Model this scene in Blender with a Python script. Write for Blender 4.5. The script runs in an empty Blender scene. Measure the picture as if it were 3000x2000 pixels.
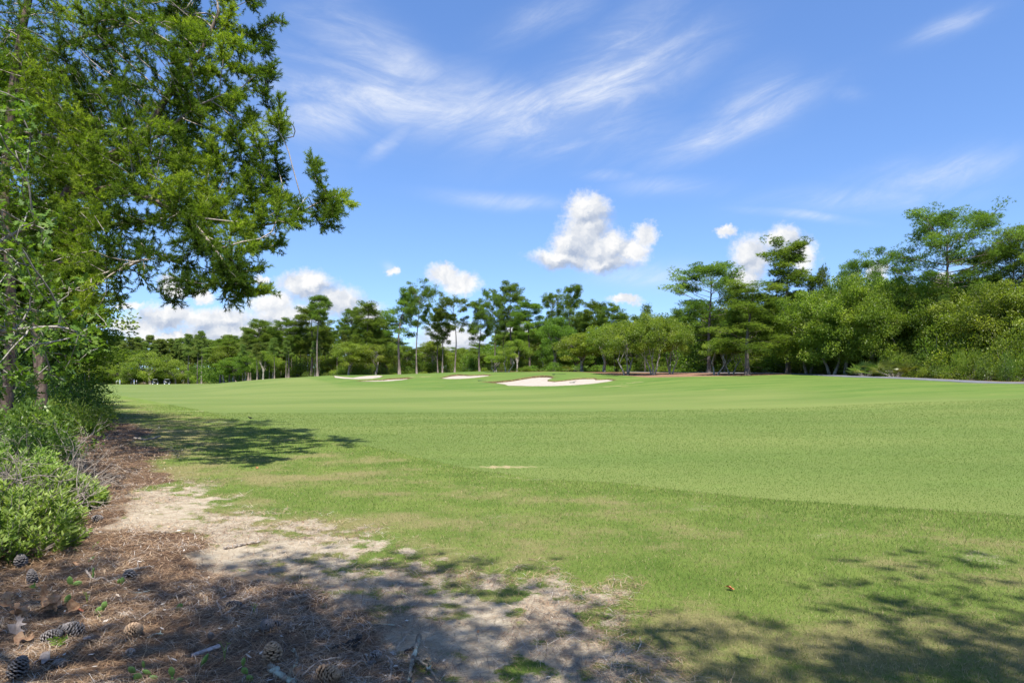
import bpy, bmesh, math, random
import numpy as np
from mathutils import Vector, Matrix, Euler

random.seed(11)
RNG = np.random.default_rng(11)
S = bpy.context.scene
COL = S.collection
F, CX, HY, EYE = 2000.0, 1500.0, 1115.0, 1.6      # focal length (photo px), centre column, horizon row, eye height
SUN_EL, SUN_AZ = math.radians(66.0), math.radians(6.0)   # sun stands behind the camera, a little to the right

# ------------------------------------------------------------------ mesh building
def new_mesh(name, V, quads=None, tris=None, attrs=None, smooth=False):
    V = np.asarray(V, np.float32).reshape(-1, 3)
    q = np.zeros((0, 4), np.int32) if quads is None else np.asarray(quads, np.int32).reshape(-1, 4)
    t = np.zeros((0, 3), np.int32) if tris is None else np.asarray(tris, np.int32).reshape(-1, 3)
    me = bpy.data.meshes.new(name)
    me.vertices.add(len(V)); me.vertices.foreach_set('co', V.ravel())
    loops = np.concatenate([q.ravel(), t.ravel()])
    me.loops.add(len(loops)); me.loops.foreach_set('vertex_index', loops)
    st = np.concatenate([np.arange(len(q)) * 4, len(q) * 4 + np.arange(len(t)) * 3]).astype(np.int32)
    me.polygons.add(len(st)); me.polygons.foreach_set('loop_start', st)
    if smooth:
        me.polygons.foreach_set('use_smooth', np.ones(len(st), bool))
    me.update(calc_edges=True)
    for k, a in (attrs or {}).items():
        at = me.attributes.new(k, 'FLOAT', 'POINT')
        at.data.foreach_set('value', np.asarray(a, np.float32))
    return me

def link(name, me, mat=None, parent=None):
    o = bpy.data.objects.new(name, me)
    COL.objects.link(o)
    if mat is not None and len(me.materials) == 0:
        me.materials.append(mat)
    if parent is not None:
        o.parent = parent
    return o

def tag(o, label, cat, group=None):
    o['label'] = label; o['category'] = cat
    if group: o['group'] = group
    return o

def struct(o, kind='structure'):
    o['kind'] = kind
    return o

def empty(name, loc, rz=0.0, sc=(1, 1, 1)):
    o = bpy.data.objects.new(name, None)
    COL.objects.link(o)
    o.location = loc; o.rotation_euler = (0, 0, rz); o.scale = sc
    o.empty_display_size = 0.1
    return o

class MB:
    """collects vertices, quads and triangles of one mesh, with a tone per vertex"""
    def __init__(s): s.V = []; s.Q = []; s.T = []; s.A = []; s.n = 0
    def add(s, V, Q=None, T=None, tone=0.5):
        V = np.asarray(V, float).reshape(-1, 3)
        if Q is not None and len(Q): s.Q.append(np.asarray(Q, int).reshape(-1, 4) + s.n)
        if T is not None and len(T): s.T.append(np.asarray(T, int).reshape(-1, 3) + s.n)
        s.V.append(V); s.A.append(np.broadcast_to(np.asarray(tone, float), (len(V),)))
        s.n += len(V)
    def mesh(s, name, smooth=False):
        V = np.concatenate(s.V)
        return new_mesh(name, V, np.concatenate(s.Q) if s.Q else None, np.concatenate(s.T) if s.T else None,
                        {'tone': np.concatenate(s.A)}, smooth)

def unit(v):
    v = np.asarray(v, float)
    return v / np.maximum(np.linalg.norm(v, axis=-1, keepdims=True), 1e-9)

def rand_unit(n, rng):
    return unit(rng.normal(size=(n, 3)))

def perp(d):
    a = np.where(np.abs(d[..., 2:3]) < 0.9, np.array([0, 0, 1.0]), np.array([1.0, 0, 0]))
    return unit(np.cross(d, a))

def tube(pts, rad, sides=6, cap=True):
    P = np.asarray(pts, float); n = len(P)
    R = np.broadcast_to(np.asarray(rad, float), (n,))
    Tn = np.gradient(P, axis=0); Tn = unit(Tn)
    N = np.zeros_like(P); N[0] = perp(Tn[0])
    for i in range(1, n):
        v = N[i - 1] - Tn[i] * np.dot(N[i - 1], Tn[i])
        N[i] = unit(v) if np.linalg.norm(v) > 1e-6 else perp(Tn[i])
    B = np.cross(Tn, N)
    a = np.arange(sides) / sides * 2 * np.pi
    V = P[:, None] + R[:, None, None] * (np.cos(a)[None, :, None] * N[:, None] + np.sin(a)[None, :, None] * B[:, None])
    V = V.reshape(-1, 3)
    i = np.arange(n - 1)[:, None] * sides; j = np.arange(sides)[None]; k = (j + 1) % sides
    Q = np.stack([i + j, i + k, i + sides + k, i + sides + j], -1).reshape(-1, 4)
    T = []
    if cap:
        for base, c in ((0, P[0]), ((n - 1) * sides, P[-1])):
            V = np.vstack([V, c]); ci = len(V) - 1
            T += [(base + m, base + (m + 1) % sides, ci) for m in range(sides)]
    return V, Q, T

def box(cx, cy, cz, sx, sy, sz):
    V = np.array([(x, y, z) for z in (-.5, .5) for y in (-.5, .5) for x in (-.5, .5)]) * (sx, sy, sz) + (cx, cy, cz)
    Q = [(0, 2, 3, 1), (4, 5, 7, 6), (0, 1, 5, 4), (2, 6, 7, 3), (0, 4, 6, 2), (1, 3, 7, 5)]
    return V, Q

def cards(C, D, L, W, rng, roll=None):
    """diamond shaped leaves: base C, direction D, length L, width W"""
    n = len(C); L = np.broadcast_to(L, (n,))[:, None]; W = np.broadcast_to(W, (n,))[:, None]
    s = np.cross(D, rand_unit(n, rng)); s = unit(s)
    up = np.cross(s, D)
    V = np.stack([C, C + D * L * .45 + s * W * .5 + up * L * .08, C + D * L, C + D * L * .45 - s * W * .5 + up * L * .08], 1).reshape(-1, 3)
    return V, np.arange(n * 4).reshape(-1, 4)

def needle_tris(C, D, L, W, rng):
    n = len(C); L = np.broadcast_to(L, (n,))[:, None]; W = np.broadcast_to(W, (n,))[:, None]
    s = unit(np.cross(D, rand_unit(n, rng)))
    V = np.stack([C + s * W * .5, C - s * W * .5, C + D * L], 1).reshape(-1, 3)
    return V, np.arange(n * 3).reshape(-1, 3)

# ------------------------------------------------------------------ value noise
_TAB = np.random.default_rng(3).random((256, 256))
def vnoise(x, y, f, seed=0):
    x = np.asarray(x) * f + seed * 17.3; y = np.asarray(y) * f + seed * 31.7
    xi = np.floor(x).astype(int); yi = np.floor(y).astype(int)
    fx = x - xi; fy = y - yi
    fx = fx * fx * (3 - 2 * fx); fy = fy * fy * (3 - 2 * fy)
    g = lambda a, b: _TAB[a & 255, b & 255]
    return (g(xi, yi) * (1 - fx) + g(xi + 1, yi) * fx) * (1 - fy) + (g(xi, yi + 1) * (1 - fx) + g(xi + 1, yi + 1) * fx) * fy
def fbm(x, y, f, o=4, seed=0):
    r = 0; a = .5; t = 0
    for i in range(o):
        r = r + a * vnoise(x, y, f * 2 ** i, seed + i); t += a; a *= .55
    return r / t
def sstep(a, b, x):
    t = np.clip((np.asarray(x) - a) / (b - a), 0, 1)
    return t * t * (3 - 2 * t)

def sdf_poly(x, y, poly):
    """signed distance, negative inside"""
    P = np.asarray(poly, float); x = np.asarray(x, float); y = np.asarray(y, float)
    d = np.full(x.shape, 1e18); ins = np.zeros(x.shape, bool)
    for i in range(len(P)):
        a = P[i]; b = P[(i + 1) % len(P)]
        ex, ey = b - a; wx = x - a[0]; wy = y - a[1]
        t = np.clip((wx * ex + wy * ey) / max(ex * ex + ey * ey, 1e-9), 0, 1)
        d = np.minimum(d, (wx - ex * t) ** 2 + (wy - ey * t) ** 2)
        c = ((a[1] <= y) != (b[1] <= y))
        with np.errstate(divide='ignore', invalid='ignore'):
            xi = a[0] + (y - a[1]) / (b[1] - a[1] if b[1] != a[1] else 1e-9) * ex
        ins ^= c & (x < xi)
    d = np.sqrt(d)
    return np.where(ins, -d, d)

# ------------------------------------------------------------------ terrain: height table over (photo column, depth)
TY = [0, 15, 30, 45, 60, 70, 80, 90, 100, 110, 125, 150, 200, 260, 400]
TZ = {
 -2000: [0, 0, 0, 0, 0, 0, 0, .03, .05, .08, .1, .15, .2, .24, .3],
 450:  [0, 0, 0, 0, 0, 0, 0, .03, .05, .08, .1, .15, .2, .24, .3],
 560:  [0, 0, 0, 0, 0, .03, .06, .10, .15, .2, .28, .36, .42, .45, .5],
 700:  [0, 0, 0, 0, .05, .15, .3, .5, .8, 1.15, 1.5, 1.5, 1.2, 1.0, .8],
 800:  [0, 0, 0, .02, .10, .25, .5, .9, 1.4, 1.85, 2.05, 1.85, 1.4, 1.1, .8],
 961:  [0, 0, 0, .05, .20, .38, .65, 1.1, 1.75, 2.5, 2.45, 2.1, 1.7, 1.2, .8],
 1100: [0, 0, 0, .05, .22, .5, .8, 1.4, 2.1, 2.55, 2.6, 2.4, 1.9, 1.3, .8],
 1230: [0, 0, 0, .05, .22, .55, .9, 1.45, 2.2, 2.75, 2.8, 2.5, 2.0, 1.3, .8],
 1416: [0, 0, 0, .08, .32, .75, 1.2, 1.7, 2.6, 3.2, 3.1, 2.8, 2.2, 1.4, .8],
 1600: [0, 0, .02, .12, .45, 1.0, 2.2, 2.75, 3.0, 3.1, 3.0, 2.8, 2.2, 1.4, .8],
 1800: [0, 0, .05, .2, .7, 1.25, 2.1, 2.7, 2.9, 3.0, 3.0, 2.8, 2.3, 1.5, .8],
 2000: [0, 0, .08, .35, 1.2, 1.9, 2.4, 2.65, 2.8, 2.9, 3.0, 3.0, 2.6, 2, 1],
 2330: [0, 0, .15, .6, 1.6, 2.15, 2.5, 2.7, 2.8, 2.9, 3.0, 3.0, 2.6, 2, 1],
 2600: [0, .02, .3, 1.0, 1.85, 2.15, 2.35, 2.5, 2.6, 2.7, 2.8, 2.8, 2.6, 2, 1],
 3000: [0, .05, .5, 1.3, 1.75, 2.0, 2.2, 2.3, 2.4, 2.5, 2.6, 2.6, 2.5, 2, 1],
 3900: [0, .1, .8, 1.4, 1.8, 2.0, 2.2, 2.3, 2.4, 2.5, 2.6, 2.6, 2.5, 2, 1],
 5000: [0, .1, .8, 1.4, 1.8, 2.0, 2.2, 2.3, 2.4, 2.5, 2.6, 2.6, 2.5, 2, 1],
}
_pc = np.arange(-2000, 5001, 20.0); _yc = np.arange(0, 401, 1.0)
_keys = sorted(TZ)
_rows = np.array([np.interp(_yc, TY, TZ[k]) for k in _keys])
_tab = np.array([[np.interp(p, _keys, _rows[:, j]) for p in _pc] for j in range(len(_yc))]).T
def _blur(a, ax, n):
    k = np.hanning(n + 2)[1:-1]; k /= k.sum()
    pad = [(0, 0), (0, 0)]; pad[ax] = (n // 2, n // 2)
    b = np.pad(a, pad, mode='edge')
    return np.apply_along_axis(lambda m: np.convolve(m, k, 'valid'), ax, b)
_tab = _blur(_blur(_tab, 1, 9), 0, 9)

def h_base(px, Y):
    a = np.clip((np.asarray(px, float) + 2000) / 20, 0, len(_pc) - 1.001); b = np.clip(np.asarray(Y, float), 0, 399.9)
    i = a.astype(int); j = b.astype(int); fa = a - i; fb = b - j
    t = _tab
    return (t[i, j] * (1 - fa) + t[i + 1, j] * fa) * (1 - fb) + (t[i, j + 1] * (1 - fa) + t[i + 1, j + 1] * fa) * fb

def hit(px, py):
    """ground point seen at photo pixel (px, py): depth Y"""
    ys = np.concatenate([np.arange(2, 40, .05), np.arange(40, 300, .25)])
    scr = HY - (h_base(np.full_like(ys, px), ys) - EYE) / ys * F
    k = np.nonzero(scr <= py)[0]
    if len(k) == 0: return float(ys[-1])
    k = k[0]
    if k == 0: return float(ys[0])
    a, b = scr[k - 1], scr[k]
    return float(ys[k - 1] + (ys[k] - ys[k - 1]) * (a - py) / max(a - b, 1e-9))

def gpt(px, py):
    Y = hit(px, py); return ((px - CX) / F * Y, Y)

# bunkers: outlines read off the photograph, laid on the terrain
BUNKERS = {
 'big': [(1425,1119),(1455,1122),(1488,1126),(1498,1130),(1560,1131.5),(1620,1131),(1680,1128.5),(1730,1124),(1775,1117),(1793,1112),(1770,1109.5),
         (1738,1110.5),(1735,1107),(1700,1107.5),(1675,1110),(1650,1114),(1625,1117),(1608,1115),(1606,1112),(1618,1108),(1622,1104),(1610,1101),(1585,1100),(1560,1102.5),(1535,1107),(1505,1113),(1465,1117)],
 'left': [(965,1100),(985,1106),(1010,1109),(1050,1110.5),(1085,1109.5),(1108,1106),(1117,1101.5),(1105,1099.5),(1080,1100.5),(1055,1103),(1035,1106.5),(1005,1104),(985,1101)],
 'low':  [(1048,1115),(1065,1117),(1100,1117.5),(1140,1116.5),(1175,1113),(1205,1108),(1190,1105),(1165,1107),(1135,1109),(1125,1112),(1095,1113.5)],
 'mid':  [(1294,1108),(1315,1110),(1350,1109.5),(1390,1106.5),(1425,1101.5),(1434,1098),(1410,1097),(1375,1098.5),(1345,1096),(1325,1098),(1310,1103)],
}
BPOLY = {}
for _k, _pts in BUNKERS.items():
    _m = sum(a for a, b in _pts) / len(_pts); _pts = [(_m + (a - _m) * 1.07, b) for a, b in _pts]
    BPOLY[_k] = np.array([gpt(a, b) for a, b in _pts])

def bunker_sd(x, y):
    d = np.full(np.shape(x), 1e3)
    m = (y > 60) & (y < 120) & (np.abs(x) < 45)
    if np.any(m):
        xs = x[m]; ys_ = y[m]
        dd = np.full(xs.shape, 1e3)
        for P in BPOLY.values():
            dd = np.minimum(dd, sdf_poly(xs, ys_, P))
        d[m] = dd
    return d

def height(x, y, sd=None):
    x = np.asarray(x, float); y = np.asarray(y, float)
    px = CX + F * x / np.maximum(y, 1.0)
    z = h_base(px, y)
    z = z + (fbm(x, y, .35, 3, 5) - .5) * .05 * sstep(2, 6, y) * (1 - .6 * sstep(20, 60, y))
    if sd is not None:
        z = z + .03 * np.exp(-np.maximum(sd, 0) / .8) * (sd < 50) - .75 * sstep(0.0, -.35, sd) 
    return z
def gz(x, y):
    return float(height(np.array([x]), np.array([y]))[0])
def ground_at(px, py):
    x, y = gpt(px, py); return Vector((x, y, gz(x, y)))
# ------------------------------------------------------------------ node helpers and materials
class NT:
    def __init__(s, tree): s.t = tree; s.N = tree.nodes; s.L = tree.links
    def node(s, typ, **kw):
        n = s.N.new(typ)
        for k, v in kw.items(): setattr(n, k, v)
        return n
    def put(s, sock, v):
        if isinstance(v, bpy.types.NodeSocket): s.L.new(v, sock)
        elif v is not None: sock.default_value = v
    def math(s, op, a, b=None, c=None, clamp=False):
        n = s.node('ShaderNodeMath', operation=op, use_clamp=clamp)
        for i, v in enumerate((a, b, c)):
            if v is not None: s.put(n.inputs[i], v)
        return n.outputs[0]
    def vmath(s, op, a, b=None, c=None, out=0, scale=None):
        n = s.node('ShaderNodeVectorMath', operation=op)
        for i, v in enumerate((a, b, c)):
            if v is not None: s.put(n.inputs[i], v)
        if scale is not None: s.put(n.inputs['Scale'], scale)
        return n.outputs[out]
    def noise(s, vec, scale, detail=3, rough=.55, dist=0.0, out='Fac'):
        n = s.node('ShaderNodeTexNoise')
        if vec is not None: s.L.new(vec, n.inputs['Vector'])
        n.inputs['Scale'].default_value = scale; n.inputs['Detail'].default_value = detail
        n.inputs['Roughness'].default_value = rough; n.inputs['Distortion'].default_value = dist
        return n.outputs[out]
    def mix(s, f, a, b, blend='MIX'):
        n = s.node('ShaderNodeMix', data_type='RGBA', blend_type=blend)
        s.put(n.inputs[0], f); s.put(n.inputs[6], a); s.put(n.inputs[7], b)
        return n.outputs[2]
    def range(s, v, a, b, lo=0.0, hi=1.0, smooth=True):
        n = s.node('ShaderNodeMapRange', interpolation_type='SMOOTHSTEP' if smooth else 'LINEAR')
        s.put(n.inputs[0], v); n.inputs[1].default_value = a; n.inputs[2].default_value = b
        n.inputs[3].default_value = lo; n.inputs[4].default_value = hi
        return n.outputs[0]
    def attr(s, name):
        return s.node('ShaderNodeAttribute', attribute_name=name).outputs['Fac']
    def ramp(s, v, stops):
        n = s.node('ShaderNodeValToRGB'); e = n.color_ramp.elements
        while len(e) < len(stops): e.new(.5)
        for i, (p, c) in enumerate(stops): e[i].position = p; e[i].color = (*c, 1)
        s.put(n.inputs[0], v); return n.outputs[0]
    def scaled(s, vec, sc):
        return s.vmath('MULTIPLY', vec, sc)

def rgb(c): return (*c, 1.0)
def new_mat(name):
    m = bpy.data.materials.new(name); m.use_nodes = True
    nt = NT(m.node_tree); nt.N.clear()
    out = nt.node('ShaderNodeOutputMaterial')
    return m, nt, out
def principled(nt, col, rough=.8, spec=.2, bump=None, bstr=.3, bdist=.02):
    p = nt.node('ShaderNodeBsdfPrincipled')
    nt.put(p.inputs['Base Color'], col); nt.put(p.inputs['Roughness'], rough)
    p.inputs['Specular IOR Level'].default_value = spec
    if bump is not None:
        b = nt.node('ShaderNodeBump'); b.inputs['Strength'].default_value = bstr; b.inputs['Distance'].default_value = bdist
        nt.put(b.inputs['Height'], bump); nt.L.new(b.outputs[0], p.inputs['Normal'])
    return p.outputs[0]
def wpos(nt): return nt.node('ShaderNodeNewGeometry').outputs['Position']
def opos(nt): return nt.node('ShaderNodeTexCoord').outputs['Object']

def leaf_mat(name, dark, mid, light, trans=.35, rough=.5, spec=.35, objvar=.12, tcol=(1.3, 1.42, .5)):
    m, nt, out = new_mat(name)
    t = nt.attr('tone')
    c = nt.ramp(t, [(0, dark), (.5, mid), (1, light)])
    oi = nt.node('ShaderNodeObjectInfo').outputs['Random']
    hs = nt.node('ShaderNodeHueSaturation')
    nt.put(hs.inputs['Hue'], nt.math('MULTIPLY_ADD', oi, objvar * .25, .5 - objvar * .125))
    nt.put(hs.inputs['Value'], nt.math('MULTIPLY_ADD', oi, objvar * 2.4, 1 - objvar * 1.2))
    hs.inputs['Saturation'].default_value = 1.0
    nt.put(hs.inputs['Color'], c); c = hs.outputs[0]
    p = principled(nt, c, rough, spec)
    tr = nt.node('ShaderNodeBsdfTranslucent')
    nt.put(tr.inputs[0], nt.mix(1.0, c, rgb(tcol), 'MULTIPLY'))
    mx = nt.node('ShaderNodeMixShader'); mx.inputs[0].default_value = trans
    nt.L.new(p, mx.inputs[1]); nt.L.new(tr.outputs[0], mx.inputs[2]); nt.L.new(mx.outputs[0], out.inputs[0])
    return m
def bark_mat(name, a, b, sc=9.0, stretch=.25, lich=None):
    m, nt, out = new_mat(name)
    p = nt.scaled(opos(nt), (1, 1, stretch))
    n = nt.noise(p, sc, 5, .65, .6)
    n2 = nt.noise(p, sc * 4, 3, .6)
    c = nt.mix(nt.range(n, .32, .68), rgb(a), rgb(b))
    c = nt.mix(nt.range(n2, .35, .8, 0, .55), c, rgb([x * .55 for x in a]))
    if lich:
        n3 = nt.noise(opos(nt), sc * .6, 4, .6)
        c = nt.mix(nt.range(n3, .5, .64), c, rgb(lich))
    nt.L.new(principled(nt, c, .9, .1, n, .7, .03), out.inputs[0])
    return m
def plain_mat(name, col, rough=.6, var=.15, sc=12.0, spec=.25, metal=0.0):
    m, nt, out = new_mat(name)
    n = nt.noise(opos(nt), sc, 4, .6)
    c = nt.mix(nt.range(n, .3, .7), rgb([x * (1 - var) for x in col]), rgb([min(1, x * (1 + var)) for x in col]))
    p = nt.node('ShaderNodeBsdfPrincipled'); nt.put(p.inputs['Base Color'], c)
    p.inputs['Roughness'].default_value = rough; p.inputs['Specular IOR Level'].default_value = spec; p.inputs['Metallic'].default_value = metal
    nt.L.new(p.outputs[0], out.inputs[0]); return m

M = {}
M['pine'] = leaf_mat('pine_needles', (.06, .105, .02), (.13, .195, .036), (.235, .30, .065), .54, .6, .12, .12)
M['pinenear'] = leaf_mat('near_pine_needles', (.036, .068, .012), (.125, .19, .023), (.31, .38, .05), .50, .6, .1, .05, (1.2, 1.4, .35))
M['longleaf'] = leaf_mat('longleaf_needles', (.095, .135, .036), (.17, .225, .06), (.26, .31, .10), .52, .55, .2, .14)
M['oak'] = leaf_mat('oak_leaves', (.075, .125, .018), (.18, .245, .036), (.34, .385, .075), .56, .42, .32, .10)
M['oakdark'] = leaf_mat('dark_oak_leaves', (.055, .10, .016), (.125, .20, .030), (.23, .31, .055), .54, .5, .22, .12)
M['turkeyoak'] = leaf_mat('turkey_oak_leaves', (.05, .11, .016), (.10, .19, .026), (.20, .29, .05), .42, .4, .4, .05)
M['shrub'] = leaf_mat('shrub_leaves', (.05, .09, .016), (.12, .19, .032), (.23, .30, .055), .46, .42, .4, .15)
M['wax'] = leaf_mat('pale_shrub_leaves', (.075, .135, .025), (.175, .265, .05), (.33, .39, .11), .36, .5, .3, .08)
M['palmetto'] = leaf_mat('palmetto_fronds', (.07, .12, .035), (.15, .20, .05), (.30, .28, .07), .25, .4, .4, .2)
M['bark'] = bark_mat('pine_bark', (.06, .044, .036), (.20, .15, .122), 8, .3)
M['barkfar'] = bark_mat('forest_bark', (.10, .082, .068), (.24, .20, .175), 3.0, .3)
M['oakbark'] = bark_mat('oak_bark', (.14, .125, .105), (.36, .335, .29), 4.0, .5)
M['limb'] = bark_mat('grey_limb_bark', (.13, .10, .08), (.34, .28, .235), 10, .6)
M['deadwood'] = bark_mat('dead_wood', (.17, .14, .115), (.42, .36, .30), 22, .7)
M['lichenwood'] = bark_mat('lichen_wood', (.12, .095, .07), (.30, .255, .20), 22, .7, (.36, .40, .33))
M['charwood'] = bark_mat('charred_wood', (.02, .018, .017), (.09, .08, .075), 25, .7)

def near_bark():
    m, nt, out = new_mat('near_pine_bark'); P = opos(nt)
    n = nt.noise(nt.scaled(P, (1, 1, .3)), 8, 5, .65, .6); n2 = nt.noise(P, 26, 3, .6)
    c = nt.mix(nt.range(n, .32, .68), rgb((.06, .044, .036)), rgb((.20, .145, .115)))
    c = nt.mix(nt.range(n2, .35, .8, 0, .5), c, rgb((.03, .024, .02)))
    t = nt.mix(nt.range(n2, .3, .7), rgb((.20, .165, .14)), rgb((.42, .37, .32)))
    c = nt.mix(nt.attr('tone'), c, t)        # thin boughs carry smooth grey bark
    nt.L.new(principled(nt, c, .9, .1, n, .7, .03), out.inputs[0]); return m
M['barknear'] = near_bark()

def grass_colors(nt, P, dry):
    n1 = nt.noise(P, 1.1, 5, .65); n2 = nt.noise(P, 14.0, 3, .7); n3 = nt.noise(P, 60.0, 2, .6)
    g = nt.mix(nt.range(n1, .3, .7), rgb((.098, .152, .027)), rgb((.158, .205, .046)))
    d = nt.mix(nt.range(n2, .3, .7), rgb((.26, .225, .10)), rgb((.18, .17, .065)))
    k = nt.math('ADD', dry, nt.math('MULTIPLY', nt.math('SUBTRACT', n2, .5), 1.1))
    c = nt.mix(nt.range(k, .42, .95), g, d)
    return nt.mix(nt.range(n3, .25, .75, 0, .5), c, nt.mix(1.0, c, rgb((.45, .5, .4)), 'MULTIPLY'))

def ground_mat():
    m, nt, out = new_mat('ground_soil'); P = wpos(nt)
    straw, sand, dry, forest = nt.attr('straw'), nt.attr('sand'), nt.attr('dry'), nt.attr('forest')
    c = grass_colors(nt, P, dry)
    nf = nt.noise(P, 38, 4, .7); nm = nt.noise(P, 7, 5, .65); ng = nt.noise(P, 160, 2, .6)
    sc = nt.mix(nt.range(nm, .3, .7), rgb((.31, .252, .178)), rgb((.44, .378, .285)))
    sc = nt.mix(nt.range(nf, .52, .72), sc, rgb((.22, .165, .11)))
    k = nt.math('ADD', sand, nt.math('MULTIPLY', nt.math('SUBTRACT', nf, .5), .9))
    c = nt.mix(nt.range(k, .38, .62), c, sc)
    st = nt.mix(nt.range(nm, .3, .7), rgb((.105, .060, .036)), rgb((.21, .13, .076)))
    st = nt.mix(nt.range(nf, .38, .66), rgb((.06, .035, .022)), st)
    st = nt.mix(nt.range(ng, .6, .75, 0, .7), st, rgb((.34, .26, .19)))
    k = nt.math('ADD', straw, nt.math('MULTIPLY', nt.math('SUBTRACT', nf, .5), .8))
    c = nt.mix(nt.range(k, .36, .64), c, st)
    fl = nt.mix(nt.range(nt.noise(P, 1.3, 5, .7), .4, .62), rgb((.16, .085, .05)), rgb((.10, .105, .035)))
    bed = nt.mix(nt.range(nt.noise(P, 3.0, 4, .7), .3, .7), rgb((.15, .085, .053)), rgb((.22, .13, .085)))
    fl = nt.mix(nt.attr('bed'), fl, bed)
    c = nt.mix(forest, c, fl)
    hgt = nt.math('ADD', nt.math('MULTIPLY', nf, .6), nt.math('MULTIPLY', ng, .4))
    nt.L.new(principled(nt, c, .95, .08, hgt, .9, .035), out.inputs[0])
    return m
def fairway_mat():
    m, nt, out = new_mat('fairway_turf'); P = wpos(nt)
    PS = nt.scaled(P, (.10, .55, 1)); PB = nt.scaled(P, (.05, .16, 1))
    n0 = nt.noise(PB, 1.0, 3, .5); n1 = nt.noise(PS, 1.0, 4, .6, .4); n2 = nt.noise(P, 5, 5, .7); n3 = nt.noise(P, 30, 5, .8)
    rough = nt.attr('rough')
    a = nt.mix(nt.range(n0, .36, .64), rgb((.104, .143, .034)), rgb((.142, .172, .047)))
    a = nt.mix(nt.range(n1, .5, .72, 0, .55), a, rgb((.098, .145, .032)))
    b = nt.mix(nt.range(n1, .35, .65), rgb((.072, .128, .022)), rgb((.115, .158, .034)))
    b = nt.mix(nt.range(nt.noise(P, .35, 4, .6), .58, .75, 0, .7), b, rgb((.19, .18, .06)))
    c = nt.mix(rough, a, b)
    c = nt.mix(nt.range(n2, .52, .78, 0, .35), c, rgb((.17, .175, .06)))
    c = nt.mix(nt.range(n3, .3, .7, 0, .42), c, nt.mix(1.0, c, rgb((.55, .65, .45)), 'MULTIPLY'))
    c = nt.mix(nt.range(nt.noise(P, .9, 5, .7), .45, .75, 0, .45), c, rgb((.11, .165, .034)))
    bare = nt.math('ADD', nt.attr('bare'), nt.math('MULTIPLY', nt.math('SUBTRACT', n3, .5), 1.0))
    c = nt.mix(nt.range(bare, .4, .7), c, rgb((.30, .23, .13)))
    c = nt.mix(nt.attr('lip'), c, nt.mix(nt.range(n2, .4, .6), rgb((.06, .036, .02)), rgb((.13, .10, .04))))
    nt.L.new(principled(nt, c, .85, .12, n3, .6, .02), out.inputs[0])
    return m
def sand_mat():
    m, nt, out = new_mat('bunker_sand'); P = wpos(nt)
    n = nt.noise(P, 2.2, 5, .6); n2 = nt.noise(P, 14, 3, .6)
    c = nt.mix(nt.range(n, .3, .7), rgb((.275, .24, .20)), rgb((.325, .29, .245)))
    c = nt.mix(nt.range(n2, .5, .75, 0, .3), c, rgb((.5, .42, .33)))
    nt.L.new(principled(nt, c, .95, .05, n2, .4, .05), out.inputs[0]); return m
def path_mat():
    m, nt, out = new_mat('cart_path_concrete'); P = wpos(nt)
    n = nt.noise(P, 1.4, 5, .6); n2 = nt.noise(P, 20, 3, .6)
    c = nt.mix(nt.range(n, .3, .7), rgb((.10, .105, .12)), rgb((.14, .145, .16)))
    c = nt.mix(nt.range(n2, .55, .75, 0, .4), c, rgb((.25, .2, .15)))
    nt.L.new(principled(nt, c, .9, .1), out.inputs[0]); return m
M['ground'] = ground_mat(); M['fairway'] = fairway_mat(); M['bsand'] = sand_mat(); M['path'] = path_mat()
def blade_mat():
    m, nt, out = new_mat('grass_blades')
    c = nt.ramp(nt.attr('tone'), [(0, (.06, .115, .022)), (.35, (.115, .185, .035)), (.6, (.19, .22, .06)), (.8, (.33, .27, .13)), (1, (.42, .34, .2))])
    p = principled(nt, c, .65, .1)
    tr = nt.node('ShaderNodeBsdfTranslucent'); nt.put(tr.inputs[0], c)
    mx = nt.node('ShaderNodeMixShader'); mx.inputs[0].default_value = .35
    nt.L.new(p, mx.inputs[1]); nt.L.new(tr.outputs[0], mx.inputs[2]); nt.L.new(mx.outputs[0], out.inputs[0]); return m
def litter_mat():
    m, nt, out = new_mat('fallen_needles')
    c = nt.ramp(nt.attr('tone'), [(0, (.05, .032, .022)), (.35, (.17, .10, .055)), (.62, (.32, .20, .11)), (.85, (.48, .36, .23)), (1, (.46, .42, .37))])
    nt.L.new(principled(nt, c, .6, .3), out.inputs[0]); return m
M['blade'] = blade_mat(); M['litter'] = litter_mat()

# ------------------------------------------------------------------ camera, sun, sky with clouds
cd = bpy.data.cameras.new('camera'); cam = bpy.data.objects.new('camera', cd); COL.objects.link(cam)
cam.location = (0, 0, EYE); cam.rotation_euler = (math.radians(90), 0, 0)
cd.sensor_width = 36; cd.lens = 24; cd.shift_y = 115 / 3000.0; cd.clip_start = .05; cd.clip_end = 6000
S.camera = cam
S.cycles.max_bounces = 10; S.cycles.diffuse_bounces = 5; S.cycles.glossy_bounces = 2; S.cycles.transmission_bounces = 8; S.cycles.caustics_reflective = False; S.cycles.caustics_refractive = False
sd = bpy.data.lights.new('sun', 'SUN'); sd.energy = 4.6; sd.angle = math.radians(.55); sd.color = (1, .955, .88)
sun = bpy.data.objects.new('sun', sd); COL.objects.link(sun); sun.location = (20, -60, 150)
to_sun = Vector((math.sin(SUN_AZ) * math.cos(SUN_EL), -math.cos(SUN_AZ) * math.cos(SUN_EL), math.sin(SUN_EL)))
sun.rotation_euler = (-to_sun).to_track_quat('-Z', 'Y').to_euler()
S.view_settings.view_transform = 'Standard'; S.view_settings.look = 'None'; S.view_settings.gamma = 1
S.view_settings.exposure = 1.18

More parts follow.
